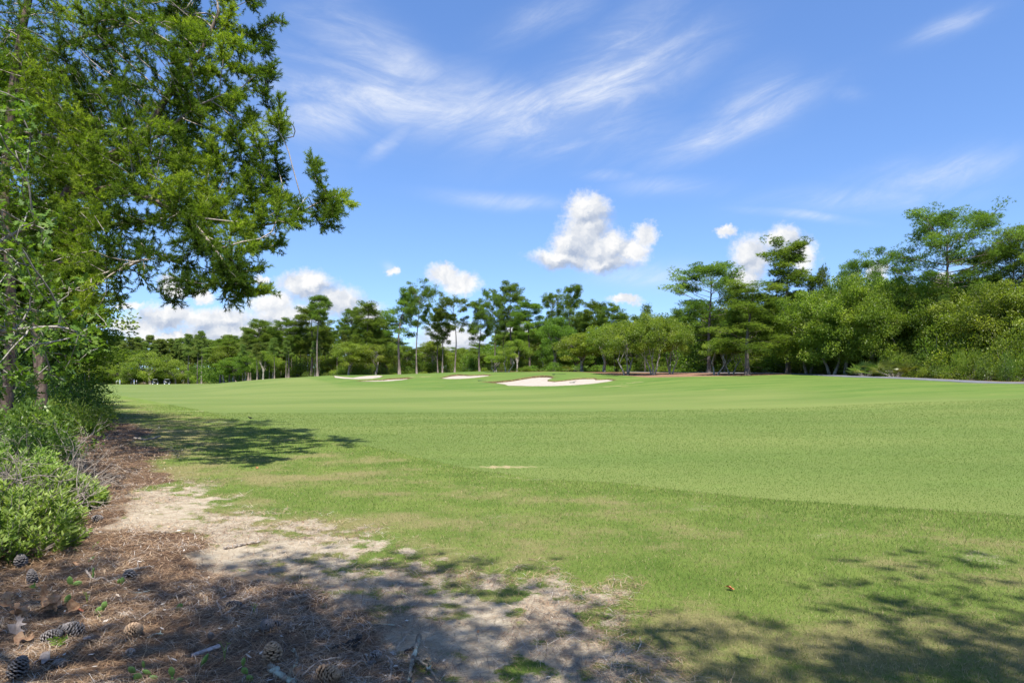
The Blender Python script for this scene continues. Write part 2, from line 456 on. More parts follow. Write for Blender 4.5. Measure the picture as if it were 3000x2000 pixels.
w = bpy.data.worlds.new('World'); S.world = w; w.cycles.sampling_method = 'MANUAL'; w.cycles.sample_map_resolution = 256; w.use_nodes = True
nt = NT(w.node_tree); nt.N.clear()
wo = nt.node('ShaderNodeOutputWorld'); bg = nt.node('ShaderNodeBackground'); nt.L.new(bg.outputs[0], wo.inputs[0])
sky = nt.node('ShaderNodeTexSky', sky_type='NISHITA', sun_disc=False, sun_elevation=SUN_EL, sun_rotation=math.pi - SUN_AZ)
sky.air_density = 1.0; sky.dust_density = .35; sky.ozone_density = 2.2; sky.altitude = 0
SKY_STR = .088
D = nt.node('ShaderNodeTexCoord').outputs['Generated']
nt.L.new(nt.vmath('NORMALIZE', nt.vmath('MULTIPLY_ADD', D, (1, 1, .97), (0, 0, .09))), sky.inputs[0])
sp = nt.node('ShaderNodeSeparateXYZ'); nt.L.new(D, sp.inputs[0])
yy = nt.math('MAXIMUM', sp.outputs[1], .12)
uu = nt.math('MULTIPLY', nt.math('DIVIDE', sp.outputs[0], yy), 20.0)      # hundreds of photo pixels right of the view axis
vv = nt.math('MULTIPLY', nt.math('DIVIDE', sp.outputs[2], yy), 20.0)      # and above the horizon
cmb = nt.node('ShaderNodeCombineXYZ'); nt.L.new(uu, cmb.inputs[0]); nt.L.new(vv, cmb.inputs[1]); UV = cmb.outputs[0]
front = nt.range(sp.outputs[1], .12, .3)
# cumulus: soft blobs, edges broken by noise
w1 = nt.noise(UV, 1.1, 5, .62, 0, 'Color'); w2 = nt.noise(UV, 4.2, 4, .62, 0, 'Color')
warp = nt.vmath('ADD', nt.vmath('MULTIPLY', nt.vmath('SUBTRACT', w1, (.5, .5, .5)), (.75, .6, 0)),
                nt.vmath('MULTIPLY', nt.vmath('SUBTRACT', w2, (.5, .5, .5)), (.40, .34, 0)))
UW = nt.vmath('ADD', UV, warp)
BL = [(1350,480,52,44),(1345,530,66,50),(1370,570,62,40),(1290,592,82,26),(1388,602,80,24),(1310,565,50,40),(1455,575,44,34),(1410,565,48,40),(1480,540,28,30),
      (1728,590,52,58),(1800,552,52,40),(1846,588,36,46),(1705,640,50,26),(1668,530,22,14),(2018,628,26,32),
      (1022,628,48,22),(1058,650,50,28),
      (700,655,72,36),(770,690,72,40),(625,695,62,30),(660,728,105,34),(500,735,120,30),(385,728,95,30),(310,752,75,22),(570,765,190,30),(400,775,150,22),
      (300,700,38,10),(395,660,38,26),(462,680,30,16),(840,720,50,30),
      (1435,687,38,15),(905,622,15,10),(1040,790,90,50),(1190,770,60,30),(1330,790,60,26),(2160,640,30,14),(600,640,22,10)]
def blob(U, b):
    k = 1.2755; cx, cy, rx, ry = (b[0] * k - CX) / 100, (HY - b[1] * k) / 100, b[2] * k / 100 * 1.0, b[3] * k / 100 * 1.05
    q = nt.vmath('MULTIPLY_ADD', U, (1 / rx, 1 / ry, 0), (-cx / rx, -cy / ry, 0))
    return nt.vmath('LENGTH', q, out=1)
dist = None
for b in BL:
    d = blob(UW, b)
    dist = d if dist is None else nt.math('SMOOTH_MIN', dist, d, .22)
w3 = nt.noise(UV, 9.0, 4, .6)
dens = nt.math('ADD', nt.math('SUBTRACT', 1.06, dist), nt.math('MULTIPLY', nt.math('SUBTRACT', w3, .5), .42))
alpha = nt.range(dens, -.18, .58)
# relief: the noise compared with itself a little towards the light
UL = nt.vmath('ADD', UW, (-.10, .17, 0))
ra = nt.noise(UW, 1.5, 3, .5); rb = nt.noise(UL, 1.5, 3, .5)
rel = nt.math('MULTIPLY', nt.math('SUBTRACT', ra, rb), 3.0)
dl = None
for b in [b for b in BL if b[2] * b[3] > 1900]:
    d = blob(UL, b)
    dl = d if dl is None else nt.math('MINIMUM', dl, d)
edge = nt.math('MULTIPLY', nt.math('MINIMUM', nt.math('SUBTRACT', dl, dist), .35), .75)
lit = nt.math('ADD', nt.math('ADD', nt.math('ADD', nt.math('MULTIPLY', rel, .6), nt.math('MULTIPLY', edge, 1.25)), .52), nt.math('MULTIPLY', nt.math('SUBTRACT', w3, .5), .07), clamp=True)
ccol = nt.ramp(lit, [(0, (.42, .50, .66)), (.45, (.66, .71, .80)), (1, (.98, .98, .98))])
# cirrus: combed streaks inside soft patches
cw = nt.vmath('MULTIPLY', nt.vmath('SUBTRACT', nt.noise(UV, .16, 2, .5, 0, 'Color'), (.5, .5, .5)), (1.7, 1.3, 0))
UC = nt.vmath('ADD', UV, cw)
def streak(ang, sx, sy, scale, detail=6):
    r = nt.node('ShaderNodeVectorRotate', rotation_type='Z_AXIS'); nt.L.new(UC, r.inputs['Vector']); r.inputs['Angle'].default_value = ang
    return nt.noise(nt.vmath('MULTIPLY', r.outputs[0], (sx, sy, 1)), scale, detail, .66, .55)
sa = streak(math.radians(14), .30, 1.15, 1.0, 9); sb = streak(math.radians(-24), .30, 1.1, 1.15, 9)
CI = [(1010,245,330,62,-8,1.0),(1380,200,200,60,28,.9),(900,150,190,45,-28,.75),(760,270,130,42,4,.75),(920,310,70,16,40,.7),(1200,240,130,40,0,.85),(1420,90,170,45,40,.4),(1690,290,150,28,24,.85),(1720,250,90,50,30,.5),
      (2150,400,150,34,10,.5),(2000,455,190,26,4,.35),(2195,55,80,20,20,.4),(1150,462,120,14,-4,.5),(1540,432,100,18,0,.4),(1835,496,95,9,-6,.55),
      (1320,330,50,14,30,.5),(1400,405,60,12,0,.3),(860,90,150,40,-35,.45),(1500,630,120,26,0,.5),(1250,40,110,30,20,.3),(1940,215,40,16,0,.2),(700,220,120,120,0,.3),(900,620,14,8,-40,.4)]
cir = None
for (cx, cy, rx, ry, an, st) in CI:
    cx, cy, rx, ry = cx * 1.2755, cy * 1.2755, rx * 1.4, ry * 1.5
    a = math.radians(an); c, s_ = math.cos(a), math.sin(a)
    X0, Y0 = (cx - CX) / 100, (HY - cy) / 100
    g = nt.vmath('SUBTRACT', UV, (X0, Y0, 0)); g2 = nt.vmath('MULTIPLY_ADD', cw, (.5, .5, 0), g)
    qx = nt.vmath('DOT_PRODUCT', g2, (c * 100 / rx, s_ * 100 / rx, 0), out=1); qy = nt.vmath('DOT_PRODUCT', g2, (-s_ * 100 / ry, c * 100 / ry, 0), out=1)
    e = nt.math('ADD', nt.math('MULTIPLY', qx, qx), nt.math('MULTIPLY', qy, qy))
    e = nt.math('MULTIPLY', nt.math('EXPONENT', nt.math('MULTIPLY', e, -1.0)), st)
    cir = e if cir is None else nt.math('MAXIMUM', cir, e)
side = nt.range(uu, -5.0, .5)
stv = nt.math('ADD', nt.math('MULTIPLY', nt.range(sa, .34, .76), nt.math('SUBTRACT', 1.0, side)), nt.math('MULTIPLY', nt.range(sb, .34, .76), side))
fin = nt.math('MULTIPLY_ADD', nt.noise(nt.vmath('MULTIPLY', UC, (.8, 1.7, 1)), 2.3, 8, .7, 1.2), .9, .52)
stv = nt.math('MULTIPLY', stv, fin)
cia = nt.math('MULTIPLY', nt.math('MULTIPLY', cir, nt.math('MULTIPLY_ADD', stv, .85, .28)), .95, clamp=True)
# the sky itself, a little deeper blue, then cirrus and cumulus in front
hs = nt.node('ShaderNodeHueSaturation'); nt.L.new(sky.outputs[0], hs.inputs['Color']); hs.inputs['Saturation'].default_value = 1.18; hs.inputs['Hue'].default_value = .508; hs.inputs['Value'].default_value = 1.22
skyc = hs.outputs[0]
CB = .455 / SKY_STR
cc = nt.vmath('MULTIPLY', ccol, (CB, CB, CB))
c1 = nt.mix(nt.math('MULTIPLY', cia, front), skyc, (.40 / SKY_STR, .42 / SKY_STR, .455 / SKY_STR, 1))
c2 = nt.mix(nt.math('MULTIPLY', alpha, front), c1, cc)
nt.L.new(c2, bg.inputs[0]); bg.inputs[1].default_value = SKY_STR
# ------------------------------------------------------------------ zones of the ground, read off the photograph and laid on the plane
def gpoly(pts): return [gpt(a, b) for a, b in pts]
NEAR_EDGE = [(-2000,1139),(0,1143),(200,1148),(319,1154),(470,1180),(600,1205),(727,1237),(900,1276),(1110,1314),(1250,1345),(1403,1377),(1600,1405),(1786,1413),(2000,1437),(2168,1454),(2500,1478),(3000,1511),(3900,1575),(5000,1660)]
NE_PX = np.array([p for p, _ in NEAR_EDGE], float); NE_Y = np.array([hit(*p) for p in NEAR_EDGE])
FAR_PX = np.array([-2000,450,560,640,760,961,1230,1416,1560,1700,1790,1900,2000,2150,2240,2330,2600,3000,3900,5000], float)
FAR_Y = np.array([262,262,256,215,150,122,116,112,100,92,84,76,73,72,73,74,59.5,47.3,39,34], float)
def near_edge(px): return np.exp(np.interp(px, NE_PX, np.log(NE_Y)))
def far_edge(px): return np.interp(px, FAR_PX, FAR_Y)

STRAW = gpoly([(325,1224),(421,1256),(440,1339),(421,1416),(330,1441),(421,1518),(612,1594),(714,1684),(893,1747),(1059,1786),(1212,1837),(1276,1913),(1288,2000)]) + [(.1, -8), (-70, -8), (-70, 60), (-28, 42)]
SAND = gpoly([(400,1420),(638,1397),(816,1480),(970,1531),(1186,1569),(1403,1645),(1709,1671),(1913,1722),(1990,1786),(2168,1900),(2245,2000)]) + [(1.6, -8), (-9, -8), (-9, 9)]
PATCH = [(1486,1367,1.0,.22),(640,1236,2.2,.5),(560,1262,1.6,.35),(600,1204,3.0,.6)]
def zones(x, y):
    n1 = fbm(x, y, .55, 4, 21) - .5; n2 = fbm(x, y, 2.6, 3, 31) - .5
    ds = sdf_poly(x, y, STRAW) + n1 * 1.5 + n2 * .7
    straw = sstep(.45, -.45, ds / np.maximum(1, y / 8))
    dn = sdf_poly(x, y, SAND) + n1 * 2.4 + n2 * .9
    sand = sstep(1.1, -1.3, dn / np.maximum(1, y / 9)) * (.66 + 1.2 * n1 + 1.1 * n2 + 1.5 * (fbm(x, y, 6.0, 3, 33) - .5))
    sand = np.maximum(sand, sstep(.58, .80, fbm(x, y * 1.4, .9, 4, 77)) * sstep(30, 10, y) * .42)
    px = CX + F * x / np.maximum(y, .5)
    dedge = np.maximum(near_edge(px) - y, 0) * 1.0
    green = np.exp(-dedge / np.maximum(1.6, .14 * near_edge(px)))
    dry = np.clip(.62 - .64 * green + 1.1 * (fbm(x, y * 1.5, .55, 4, 41) - .5) + .8 * (fbm(x, y, 1.9, 3, 45) - .5), 0, 1)
    for (a, b, rx, ry) in PATCH[1:]:
        gx, gy = gpt(a, b)
        sand = np.maximum(sand, sstep(1.2, .5, np.hypot((x - gx) / rx, (y - gy) / ry) + n2 * 1.2) * .5)
    return straw, np.clip(sand, 0, 1), dry

def axis_cdf(spacing):
    """rows along depth Y from a function giving the wanted spacing"""
    y = np.concatenate([np.arange(1.5, 60, .02), np.arange(60, 130, .05), np.geomspace(130, 3500, 1500)])
    c = np.concatenate([[0], np.cumsum(np.diff(y) / spacing(.5 * (y[1:] + y[:-1])))])
    return y, c
cols = np.unique(np.concatenate([np.arange(-1500, 900, 7.0), np.arange(900, 1900, 3.0), np.arange(1900, 4501, 7.0)]))
u = (cols - CX) / F
def grid(y0, y1, n, spacing):
    ya, ca = axis_cdf(spacing)
    c0, c1 = np.interp(y0, ya, ca), np.interp(y1, ya, ca)
    t = np.linspace(0, 1, n)[None]
    Y = np.interp(c0[:, None] * (1 - t) + c1[:, None] * t, ca, ya)
    Y[:, 0] = y0; Y[:, -1] = y1
    return u[:, None] * Y, Y
def grid_quads(nc, nr):
    i = np.arange(nc - 1)[:, None] * nr + np.arange(nr - 1)[None]
    return np.stack([i, i + nr, i + nr + 1, i + 1], -1).reshape(-1, 4)
y_ne, y_fe = near_edge(cols), far_edge(cols)
one = np.ones_like(cols)
def sheet(name, mat, X, Y, attrs):
    sdv = bunker_sd(X.ravel(), Y.ravel())
    Z = height(X.ravel(), Y.ravel(), sdv)
    V = np.stack([X.ravel(), Y.ravel(), Z], -1)
    me = new_mesh(name, V, grid_quads(*X.shape), None, attrs(X.ravel(), Y.ravel(), sdv), True)
    return struct(link(name, me, mat))
def a_ground(x, y, sdv):
    straw, sand, dry = zones(x, y)
    # clumpy relief of the litter is real: see below
    z = np.zeros_like(x)
    return {'straw': straw, 'sand': sand, 'dry': dry, 'forest': z, 'bed': z}
def a_forest(x, y, sdv):
    px = CX + F * x / y
    bed = sstep(1600, 1800, px) * sstep(2420, 2250, px) * sstep(96, 88, y + 4 * fbm(x, y, .3, 3, 8))
    o = np.ones_like(x)
    return {'straw': 0 * x, 'sand': 0 * x, 'dry': .4 * o, 'forest': o, 'bed': bed}
def a_fair(x, y, sdv):
    px = CX + F * x / y
    n = fbm(x, y, .08, 3, 51) - .5
    r = sstep(-4, 6, y - (np.interp(px, [-2000, 450, 700, 1000, 1400, 1800, 2100, 2500, 3000, 4500], [400, 300, 150, 84, 64, 58, 52, 42, 34, 24])) + n * 16)
    r = np.maximum(r, sstep(3.2, 1.8, sdv + n * 2) * (sdv < 40))
    g = np.exp(-(((x + 22) / 16) ** 2 + ((y - 105) / 9) ** 2) * 1.5)
    lip = sstep(.10, -.06, sdv) + .22 * sstep(.9, .1, sdv + 1.2 * (fbm(x, y, 1.1, 3, 9) - .45))
    bare = np.zeros_like(x)
    for (a, b, rx, ry) in PATCH[:1] + [(1800, 1131, 3, .35), (1860, 1120, 2.0, .5), (2870, 1123, 2.4, .4), (1235, 1103, 2.4, .6)]:
        gx, gy = gpt(a, b)
        bare = np.maximum(bare, sstep(1.3, .3, np.hypot((x - gx) / rx, (y - gy) / ry) + (fbm(x, y, 1.5, 3, 61) - .5) * 1.6) * .62)
    return {'rough': np.clip(r, 0, 1), 'lip': np.clip(lip, 0, 1), 'bare': bare}

XA, YA = grid(one * 2.2, y_ne, 300, lambda y: .006 * y + .004)
ground = sheet('ground', M['ground'], XA, YA, a_ground)
XB, YB = grid(y_ne, y_fe, 430, lambda y: np.where((y > 64) & (y < 112), .15, np.where(y < 64, .02 * y + .1, .02 * y)))
fairway = sheet('fairway_lawn', M['fairway'], XB, YB, a_fair)
XC, YC = grid(y_fe, one * 3000, 170, lambda y: .02 * y)
forest_floor = sheet('forest_ground', M['ground'], XC, YC, a_forest)
# the same soil continuing beside and behind the camera
a = np.linspace(0, 2 * np.pi, 97)[:-1]; rr = np.array([.5, 4, 12, 40, 150, 600, 3000])
V = [(0, 0, -.07)] + [(r * math.cos(t), r * math.sin(t), -.07 - (.6 if r > 100 else 0)) for r in rr for t in a]
Q = [(1 + k * 96 + i, 1 + k * 96 + (i + 1) % 96, 1 + (k + 1) * 96 + (i + 1) % 96, 1 + (k + 1) * 96 + i) for k in range(len(rr) - 1) for i in range(96)]
T = [(0, 1 + i, 1 + (i + 1) % 96) for i in range(96)]
nv = len(V)
struct(link('ground', new_mesh('ground_around', V, Q, T, {'straw': np.ones(nv) * .8, 'sand': np.zeros(nv), 'dry': np.ones(nv) * .4, 'forest': np.zeros(nv), 'bed': np.zeros(nv)}), M['ground']))

# sand of the four bunkers: dished sheets inside the turf lips
for k, P in BPOLY.items():
    c = P.mean(0)
    n = len(P)
    bm = bmesh.new()
    # densify the outline
    D2 = []
    for i in range(n):
        a_, b_ = P[i], P[(i + 1) % n]; m = max(2, int(np.linalg.norm(b_ - a_) / .35))
        D2 += [a_ + (b_ - a_) * j / m for j in range(m)]
    D2 = np.array(D2)
    front = P[:, 1].min(); back = P[:, 1].max()
    vs = [bm.verts.new((p[0], p[1], gz(p[0], p[1]) + .02 - .24 * ((p[1] - front) / (back - front)))) for p in D2]
    es = [bm.edges.new((vs[i], vs[(i + 1) % len(vs)])) for i in range(len(vs))]
    bmesh.ops.triangle_fill(bm, use_beauty=True, use_dissolve=False, edges=es)
    bmesh.ops.subdivide_edges(bm, edges=[e for e in bm.edges if e.calc_length() > 1.0], cuts=3, use_grid_fill=True)
    bmesh.ops.triangulate(bm, faces=bm.faces)
    for v in bm.verts:
        sdv = float(sdf_poly(np.array([v.co.x]), np.array([v.co.y]), P)[0])
        if sdv < -.05: v.co.z -= .05 * min(1, -sdv / 1.2) - .06 * (fbm(np.array([v.co.x]), np.array([v.co.y]), .9, 3, 14)[0] - .5)
    bmesh.ops.recalc_face_normals(bm, faces=bm.faces)
    me = bpy.data.meshes.new('sand_bunker'); bm.to_mesh(me); bm.free()
    if me.polygons[0].normal.z < 0: me.flip_normals()
    struct(link('sand_bunker', me, M['bsand']))

# cart path winding along the trees on the right
pp = [(4500, 36.5), (3900, 41), (3000, 49.2), (2800, 54.8), (2600, 61.6), (2450, 68.6), (2360, 74.5), (2290, 79), (2215, 82.5), (2120, 86.5), (2000, 93), (1850, 101)]
pw = np.array([((a - CX) / F * b, b) for a, b in pp])
tt = np.linspace(0, len(pp) - 1, 160)
def catmull(P, t):
    P = np.asarray(P, float); i = np.clip(np.floor(t).astype(int), 0, len(P) - 2); f = (t - i)[:, None]
    p1 = P[i]; p2 = P[i + 1]; p0 = P[np.maximum(i - 1, 0)]; p3 = P[np.minimum(i + 2, len(P) - 1)]
    return .5 * (2 * p1 + (p2 - p0) * f + (2 * p0 - 5 * p1 + 4 * p2 - p3) * f ** 2 + (3 * p1 - p0 - 3 * p2 + p3) * f ** 3)
pc = catmull(pw, tt); tn = unit(np.gradient(pc, axis=0)); sn = np.stack([-tn[:, 1], tn[:, 0]], -1)
rows = []
for s, dz in ((-1.25, -.05), (-1.25, .05), (-.4, .065), (.4, .065), (1.25, .05), (1.25, -.05)):
    q = pc + sn * s
    rows.append(np.column_stack([q, height(q[:, 0], q[:, 1]) + dz]))
V = np.stack(rows, 1).reshape(-1, 3); nr = 6
struct(link('cart_path', new_mesh('cart_path', V, grid_quads(len(tt), nr)), M['path']))

# ------------------------------------------------------------------ grass blades and fallen needles on the near ground (stuff)
def scatter(n, y0, y1, power, halfw, rng):
    """points with density falling as Y**-power over the wedge |x| < halfw*Y + .8"""
    k = 2 - power
    t = rng.random(n)
    Y = (y0 ** k + t * (y1 ** k - y0 ** k)) ** (1 / k) if abs(k) > 1e-6 else y0 * (y1 / y0) ** t
    X = (rng.random(n) * 2 - 1) * (halfw * Y + .8)
    return X, Y
rng = np.random.default_rng(5)
X, Y = scatter(620000, 2.9, 45, 1.75, .80, rng)
px = CX + F * X / Y
keep = Y < near_edge(px) - .0
X, Y = X[keep], Y[keep]
straw, sand, dry = zones(X, Y)
pr = (1 - straw) ** 2 * (1 - .93 * sstep(.2, .62, sand)) * (.35 + .65 * (1 - dry))
keep = rng.random(len(X)) < pr
X, Y, straw, sand, dry = [v[keep] for v in (X, Y, straw, sand, dry)]
n = len(X); Z = height(X, Y)
az = rng.random(n) * 6.283; el = rng.normal(1.0, .32, n).clip(.25, 1.5)
Dv = np.stack([np.cos(az) * np.cos(el), np.sin(az) * np.cos(el), np.sin(el)], -1)
edge = np.exp(-np.maximum(near_edge(CX + F * X / Y) - Y, 0) / 2.0)
L = (.020 + .024 * rng.random(n) + .010 * edge) * (1 - .4 * sand)
W = .0042 * (np.maximum(Y, 5) / 6) ** .85
V, T = needle_tris(np.stack([X, Y, Z - .002], -1), Dv, L, W, rng)
tone = np.clip(.33 + .45 * dry * (rng.random(n) < .25 + .7 * dry) + .35 * sand + .20 * rng.normal(size=n) + .45 * (rng.random(n) < .10) + .3 * (fbm(X, Y, 1.2, 4, 19) - .5), 0, 1)
g = link('rough_grass', new_mesh('rough_grass', V, None, T, {'tone': np.repeat(tone, 3)}), M['blade'])
struct(g, 'stuff')

X, Y = scatter(380000, 2.9, 34, 1.9, .80, rng)
straw, sand, dry = zones(X, Y)
keep = rng.random(len(X)) < np.clip(straw * 1.0 + (.10 + .42 * sstep(.40, .60, fbm(X, Y, 1.3, 4, 91))) * (sand > .3) * (sdf_poly(X, Y, SAND) < .9), 0, 1)
X, Y = X[keep], Y[keep]; n = len(X)
hump = fbm(X, Y, 3.0, 3, 71)
Z = height(X, Y) + .03 * hump ** 2
az = rng.random(n) * 6.283 + 0; bend = rng.normal(0, .5, n); L = rng.uniform(.06, .17, n) * np.where(Y > 9, 1.3, 1); W = .0021 * (np.maximum(Y, 4) / 4.5) ** .8
el = np.abs(rng.normal(0, .22, n))
d1 = np.stack([np.cos(az), np.sin(az), np.sin(el)], -1); d2 = np.stack([np.cos(az + bend), np.sin(az + bend), -np.sin(el) * .7], -1)
s1 = np.stack([-np.sin(az), np.cos(az), 0 * az], -1) * W[:, None] * .5
P0 = np.stack([X, Y, Z + .004], -1); P1 = P0 + d1 * L[:, None] * .5; P2 = P1 + d2 * L[:, None] * .5
V = np.stack([P0 - s1, P0 + s1, P1 - s1, P1 + s1, P2 - s1 * .4, P2 + s1 * .4], 1).reshape(-1, 3)
b = np.arange(n)[:, None] * 6
Q = np.concatenate([b + [0, 1, 3, 2], b + [2, 3, 5, 4]], 1).reshape(-1, 4)
tone = np.clip(.46 + .8 * (hump - .5) + .30 * rng.normal(size=n), 0, 1)
struct(link('fallen_pine_needles', new_mesh('fallen_pine_needles', V, Q, None, {'tone': np.repeat(tone, 6)}), M['litter']), 'stuff')

# bark flakes, chips and small dry leaves lying in the straw and sand
X, Y = scatter(6500, 3.0, 20, 2.0, .80, rng)
straw, sand, dry = zones(X, Y)
keep = rng.random(len(X)) < np.clip(straw + .3 * (sand > .55), 0, 1) * (.25 + .75 * (fbm(X, Y, .9, 3, 15) > .5))
X, Y = X[keep], Y[keep]; n = len(X); Z = height(X, Y) + .012 + .02 * rng.random(n)
az = rng.random(n) * 6.283
Dv = unit(np.stack([np.cos(az), np.sin(az), rng.normal(0, .25, n)], -1))
L = rng.uniform(.012, .05, n) * np.where(Y > 7, 1.3, 1)
s = unit(np.stack([-np.sin(az), np.cos(az), rng.normal(0, .35, n)], -1))
C = np.stack([X, Y, Z], -1); W = L * rng.uniform(.25, .6, n)
V = np.stack([C, C + Dv * L[:, None] * .4 + s * W[:, None] * .5, C + Dv * L[:, None], C + Dv * L[:, None] * .55 - s * W[:, None] * .5], 1).reshape(-1, 3)
tone = rng.choice([.35, .75, .9, .98, 1.0, .1], n)
struct(link('forest_litter', new_mesh('forest_litter', V, np.arange(n * 4).reshape(-1, 4), None, {'tone': np.repeat(tone, 4)}), M['litter']), 'stuff')

# short mown blades on the near part of the fairway
X, Y = scatter(420000, 7.5, 34, 1.75, .80, rng)
ne = near_edge(CX + F * X / Y); keep = (Y > ne + .02); X, Y = X[keep], Y[keep]; n = len(X)
keep = sdf_poly(X, Y, [(gpt(1486,1367)[0] + .9 * math.cos(t), gpt(1486,1367)[1] + .22 * math.sin(t)) for t in np.linspace(0, 6, 12)]) > 0
X, Y = X[keep], Y[keep]; n = len(X); Z = height(X, Y)
az = rng.random(n) * 6.283; el = rng.normal(.8, .35, n).clip(.1, 1.5)
Dv = np.stack([np.cos(az) * np.cos(el), np.sin(az) * np.cos(el), np.sin(el)], -1)
V, T = needle_tris(np.stack([X, Y, Z - .002], -1), Dv, rng.uniform(.014, .026, n) * (Y / 9) ** .35, .0042 * (Y / 6) ** .8, rng)
tone = np.clip(.33 + .10 * rng.normal(size=n) + .28 * (fbm(X, Y * .6, .5, 4, 82) - .5), 0, 1)
struct(link('fairway_grass', new_mesh('fairway_grass', V, None, T, {'tone': np.repeat(tone, 3)}), M['blade']), 'stuff')
# ------------------------------------------------------------------ tree builders
def proto(kind, trunk, crown, H, W, barkm, leafm):
    t = trunk.mesh(kind + '_trunk', True); t.materials.append(barkm)
    c = crown.mesh(kind + '_crown'); c.materials.append(leafm)
    co = np.empty(len(c.vertices) * 3, np.float32); c.vertices.foreach_get('co', co); co = co.reshape(-1, 3)
    return dict(t=t, c=c, H=float(np.percentile(co[:, 2], 99.6)), W=float(np.percentile(np.abs(co[:, :2]), 97)))

def arc(p0, az, L, e0, lift, rng, n=5, wob=.06):
    s = np.linspace(0, 1, n)
    d = np.array([math.cos(az), math.sin(az), 0])
    P = np.asarray(p0)[None] + d[None] * (L * s)[:, None] * math.cos(e0)
    P[:, 2] += L * (math.sin(e0) * s + lift * s ** 2)
    P[1:] += rng.normal(size=(n - 1, 3)) * L * wob * s[1:, None]
    return P

def tufts(mb, C, r, n, nn, L, W, rng, tone, flat=.5, up=.55):
    """clump of needle tufts round C: n tufts of nn needles"""
    d = rand_unit(n, rng); rad = rng.random(n) ** .45
    P = C + d * (rad * r)[:, None] * (1, 1, flat)
    ax = unit(d * (.8, .8, .6) + (0, 0, up) + rng.normal(size=(n, 3)) * .25)
    A = np.repeat(ax, nn, 0); Pn = np.repeat(P, nn, 0)
    D = unit(A + rand_unit(n * nn, rng) * .85)
    ln = L * rng.uniform(.6, 1.15, n * nn)
    V, T = needle_tris(Pn, D, ln, W, rng)
    tn = np.repeat(np.clip(tone + rng.normal(0, .10, n), 0, 1), nn)
    mb.add(V, None, T, np.repeat(tn, 3))

def pine(seed, H=16, cb=.45, spread=3.0, nl=26, lean=0, shape='dome', dens=1.0, L=.30, W=.034, leaf='pine', dead=6, bark='barkfar', bend=.35, up=.7, flat=.68, clump=1.0):
    rng = np.random.default_rng(seed); tr, cr = MB(), MB()
    s = np.linspace(0, 1, 10)
    ph = rng.random() * 6.28
    tx = lean * H * s ** 1.5 + bend * np.sin(s * 4 + ph) * s; ty = bend * np.cos(s * 3.1 + ph) * s
    TP = np.stack([tx - tx[0], ty - ty[0], s * H * .97], -1); r0 = .0115 * H + .03
    TR = r0 * (1 - .86 * s ** .9); TR[0] *= 1.25
    tr.add(*tube(TP, TR, 8))
    at = lambda t: np.array([np.interp(t, s, TP[:, k]) for k in range(3)])
    nl = int(nl * 1.25)
    for i in range(nl):
        k = (i + .5 * rng.random()) / nl
        t = cb + (1 - cb) * k ** .9
        if shape == 'dome': pr = (.62 + .9 * k) if k < .3 else (.89 * math.sqrt(max(0, 1 - ((k - .3) / .72) ** 2)) + .10)
        elif shape == 'cone': pr = 1.02 - .88 * k
        elif shape == 'flat': pr = .5 + .75 * math.sin(min(1, k * 1.15) * math.pi * .75)
        elif shape == 'ragged': pr = (.45 + .75 * rng.random()) * (1.05 - .62 * k)
        Lb = spread * pr * rng.uniform(.65, 1.2)
        az = i * 2.4 + rng.normal(0, .4); e0 = math.radians(-8 + 52 * k + rng.normal(0, 8))
        P = arc(at(t), az, Lb, e0, .22, rng)
        rb = max(.010, .0125 * Lb)
        tr.add(*tube(P, np.linspace(rb, rb * .3, len(P)), 4, False))
        ends = [P[-1], P[-2]]
        for j in range(int(1.5 + Lb * 1.5)):
            q = rng.uniform(.38, .98); a2 = az + rng.choice([-1, 1]) * rng.uniform(.5, 1.25)
            b = np.array([np.interp(q, np.linspace(0, 1, 5), P[:, m]) for m in range(3)])
            P2 = arc(b, a2, .28 * Lb * (1.3 - q * .6) + .25, math.radians(rng.uniform(0, 40)), .2, rng, 4)
            tr.add(*tube(P2, np.linspace(.016, .006, 4), 3, False)); ends.append(P2[-1])
        tone0 = np.clip(.48 + rng.normal(0, .14), 0, 1)
        for e in ends:
            rr = clump * rng.uniform(.40, .78) * (1 + .05 * H / 16)
            tufts(cr, e + (0, 0, .08), rr, int(40 * dens * rng.uniform(.7, 1.3)), 9, L, W, rng, np.clip(tone0 + rng.normal(0, .10), 0, 1), flat, up)
    tufts(cr, TP[-1] + (0, 0, .1), .5, int(22 * dens), 9, L, W, rng, .55, .8, up)
    for i in range(dead):
        t = rng.uniform(cb * .45, cb * 1.05); Lb = spread * rng.uniform(.25, .6)
        P = arc(at(t), rng.random() * 6.28, Lb, math.radians(rng.uniform(-25, 15)), -.1, rng, 5, .09)
        tr.add(*tube(P, np.linspace(.02, .006, 5), 3, False))
    return proto('pine', tr, cr, H, spread * 1.05, M[bark], M[leaf])

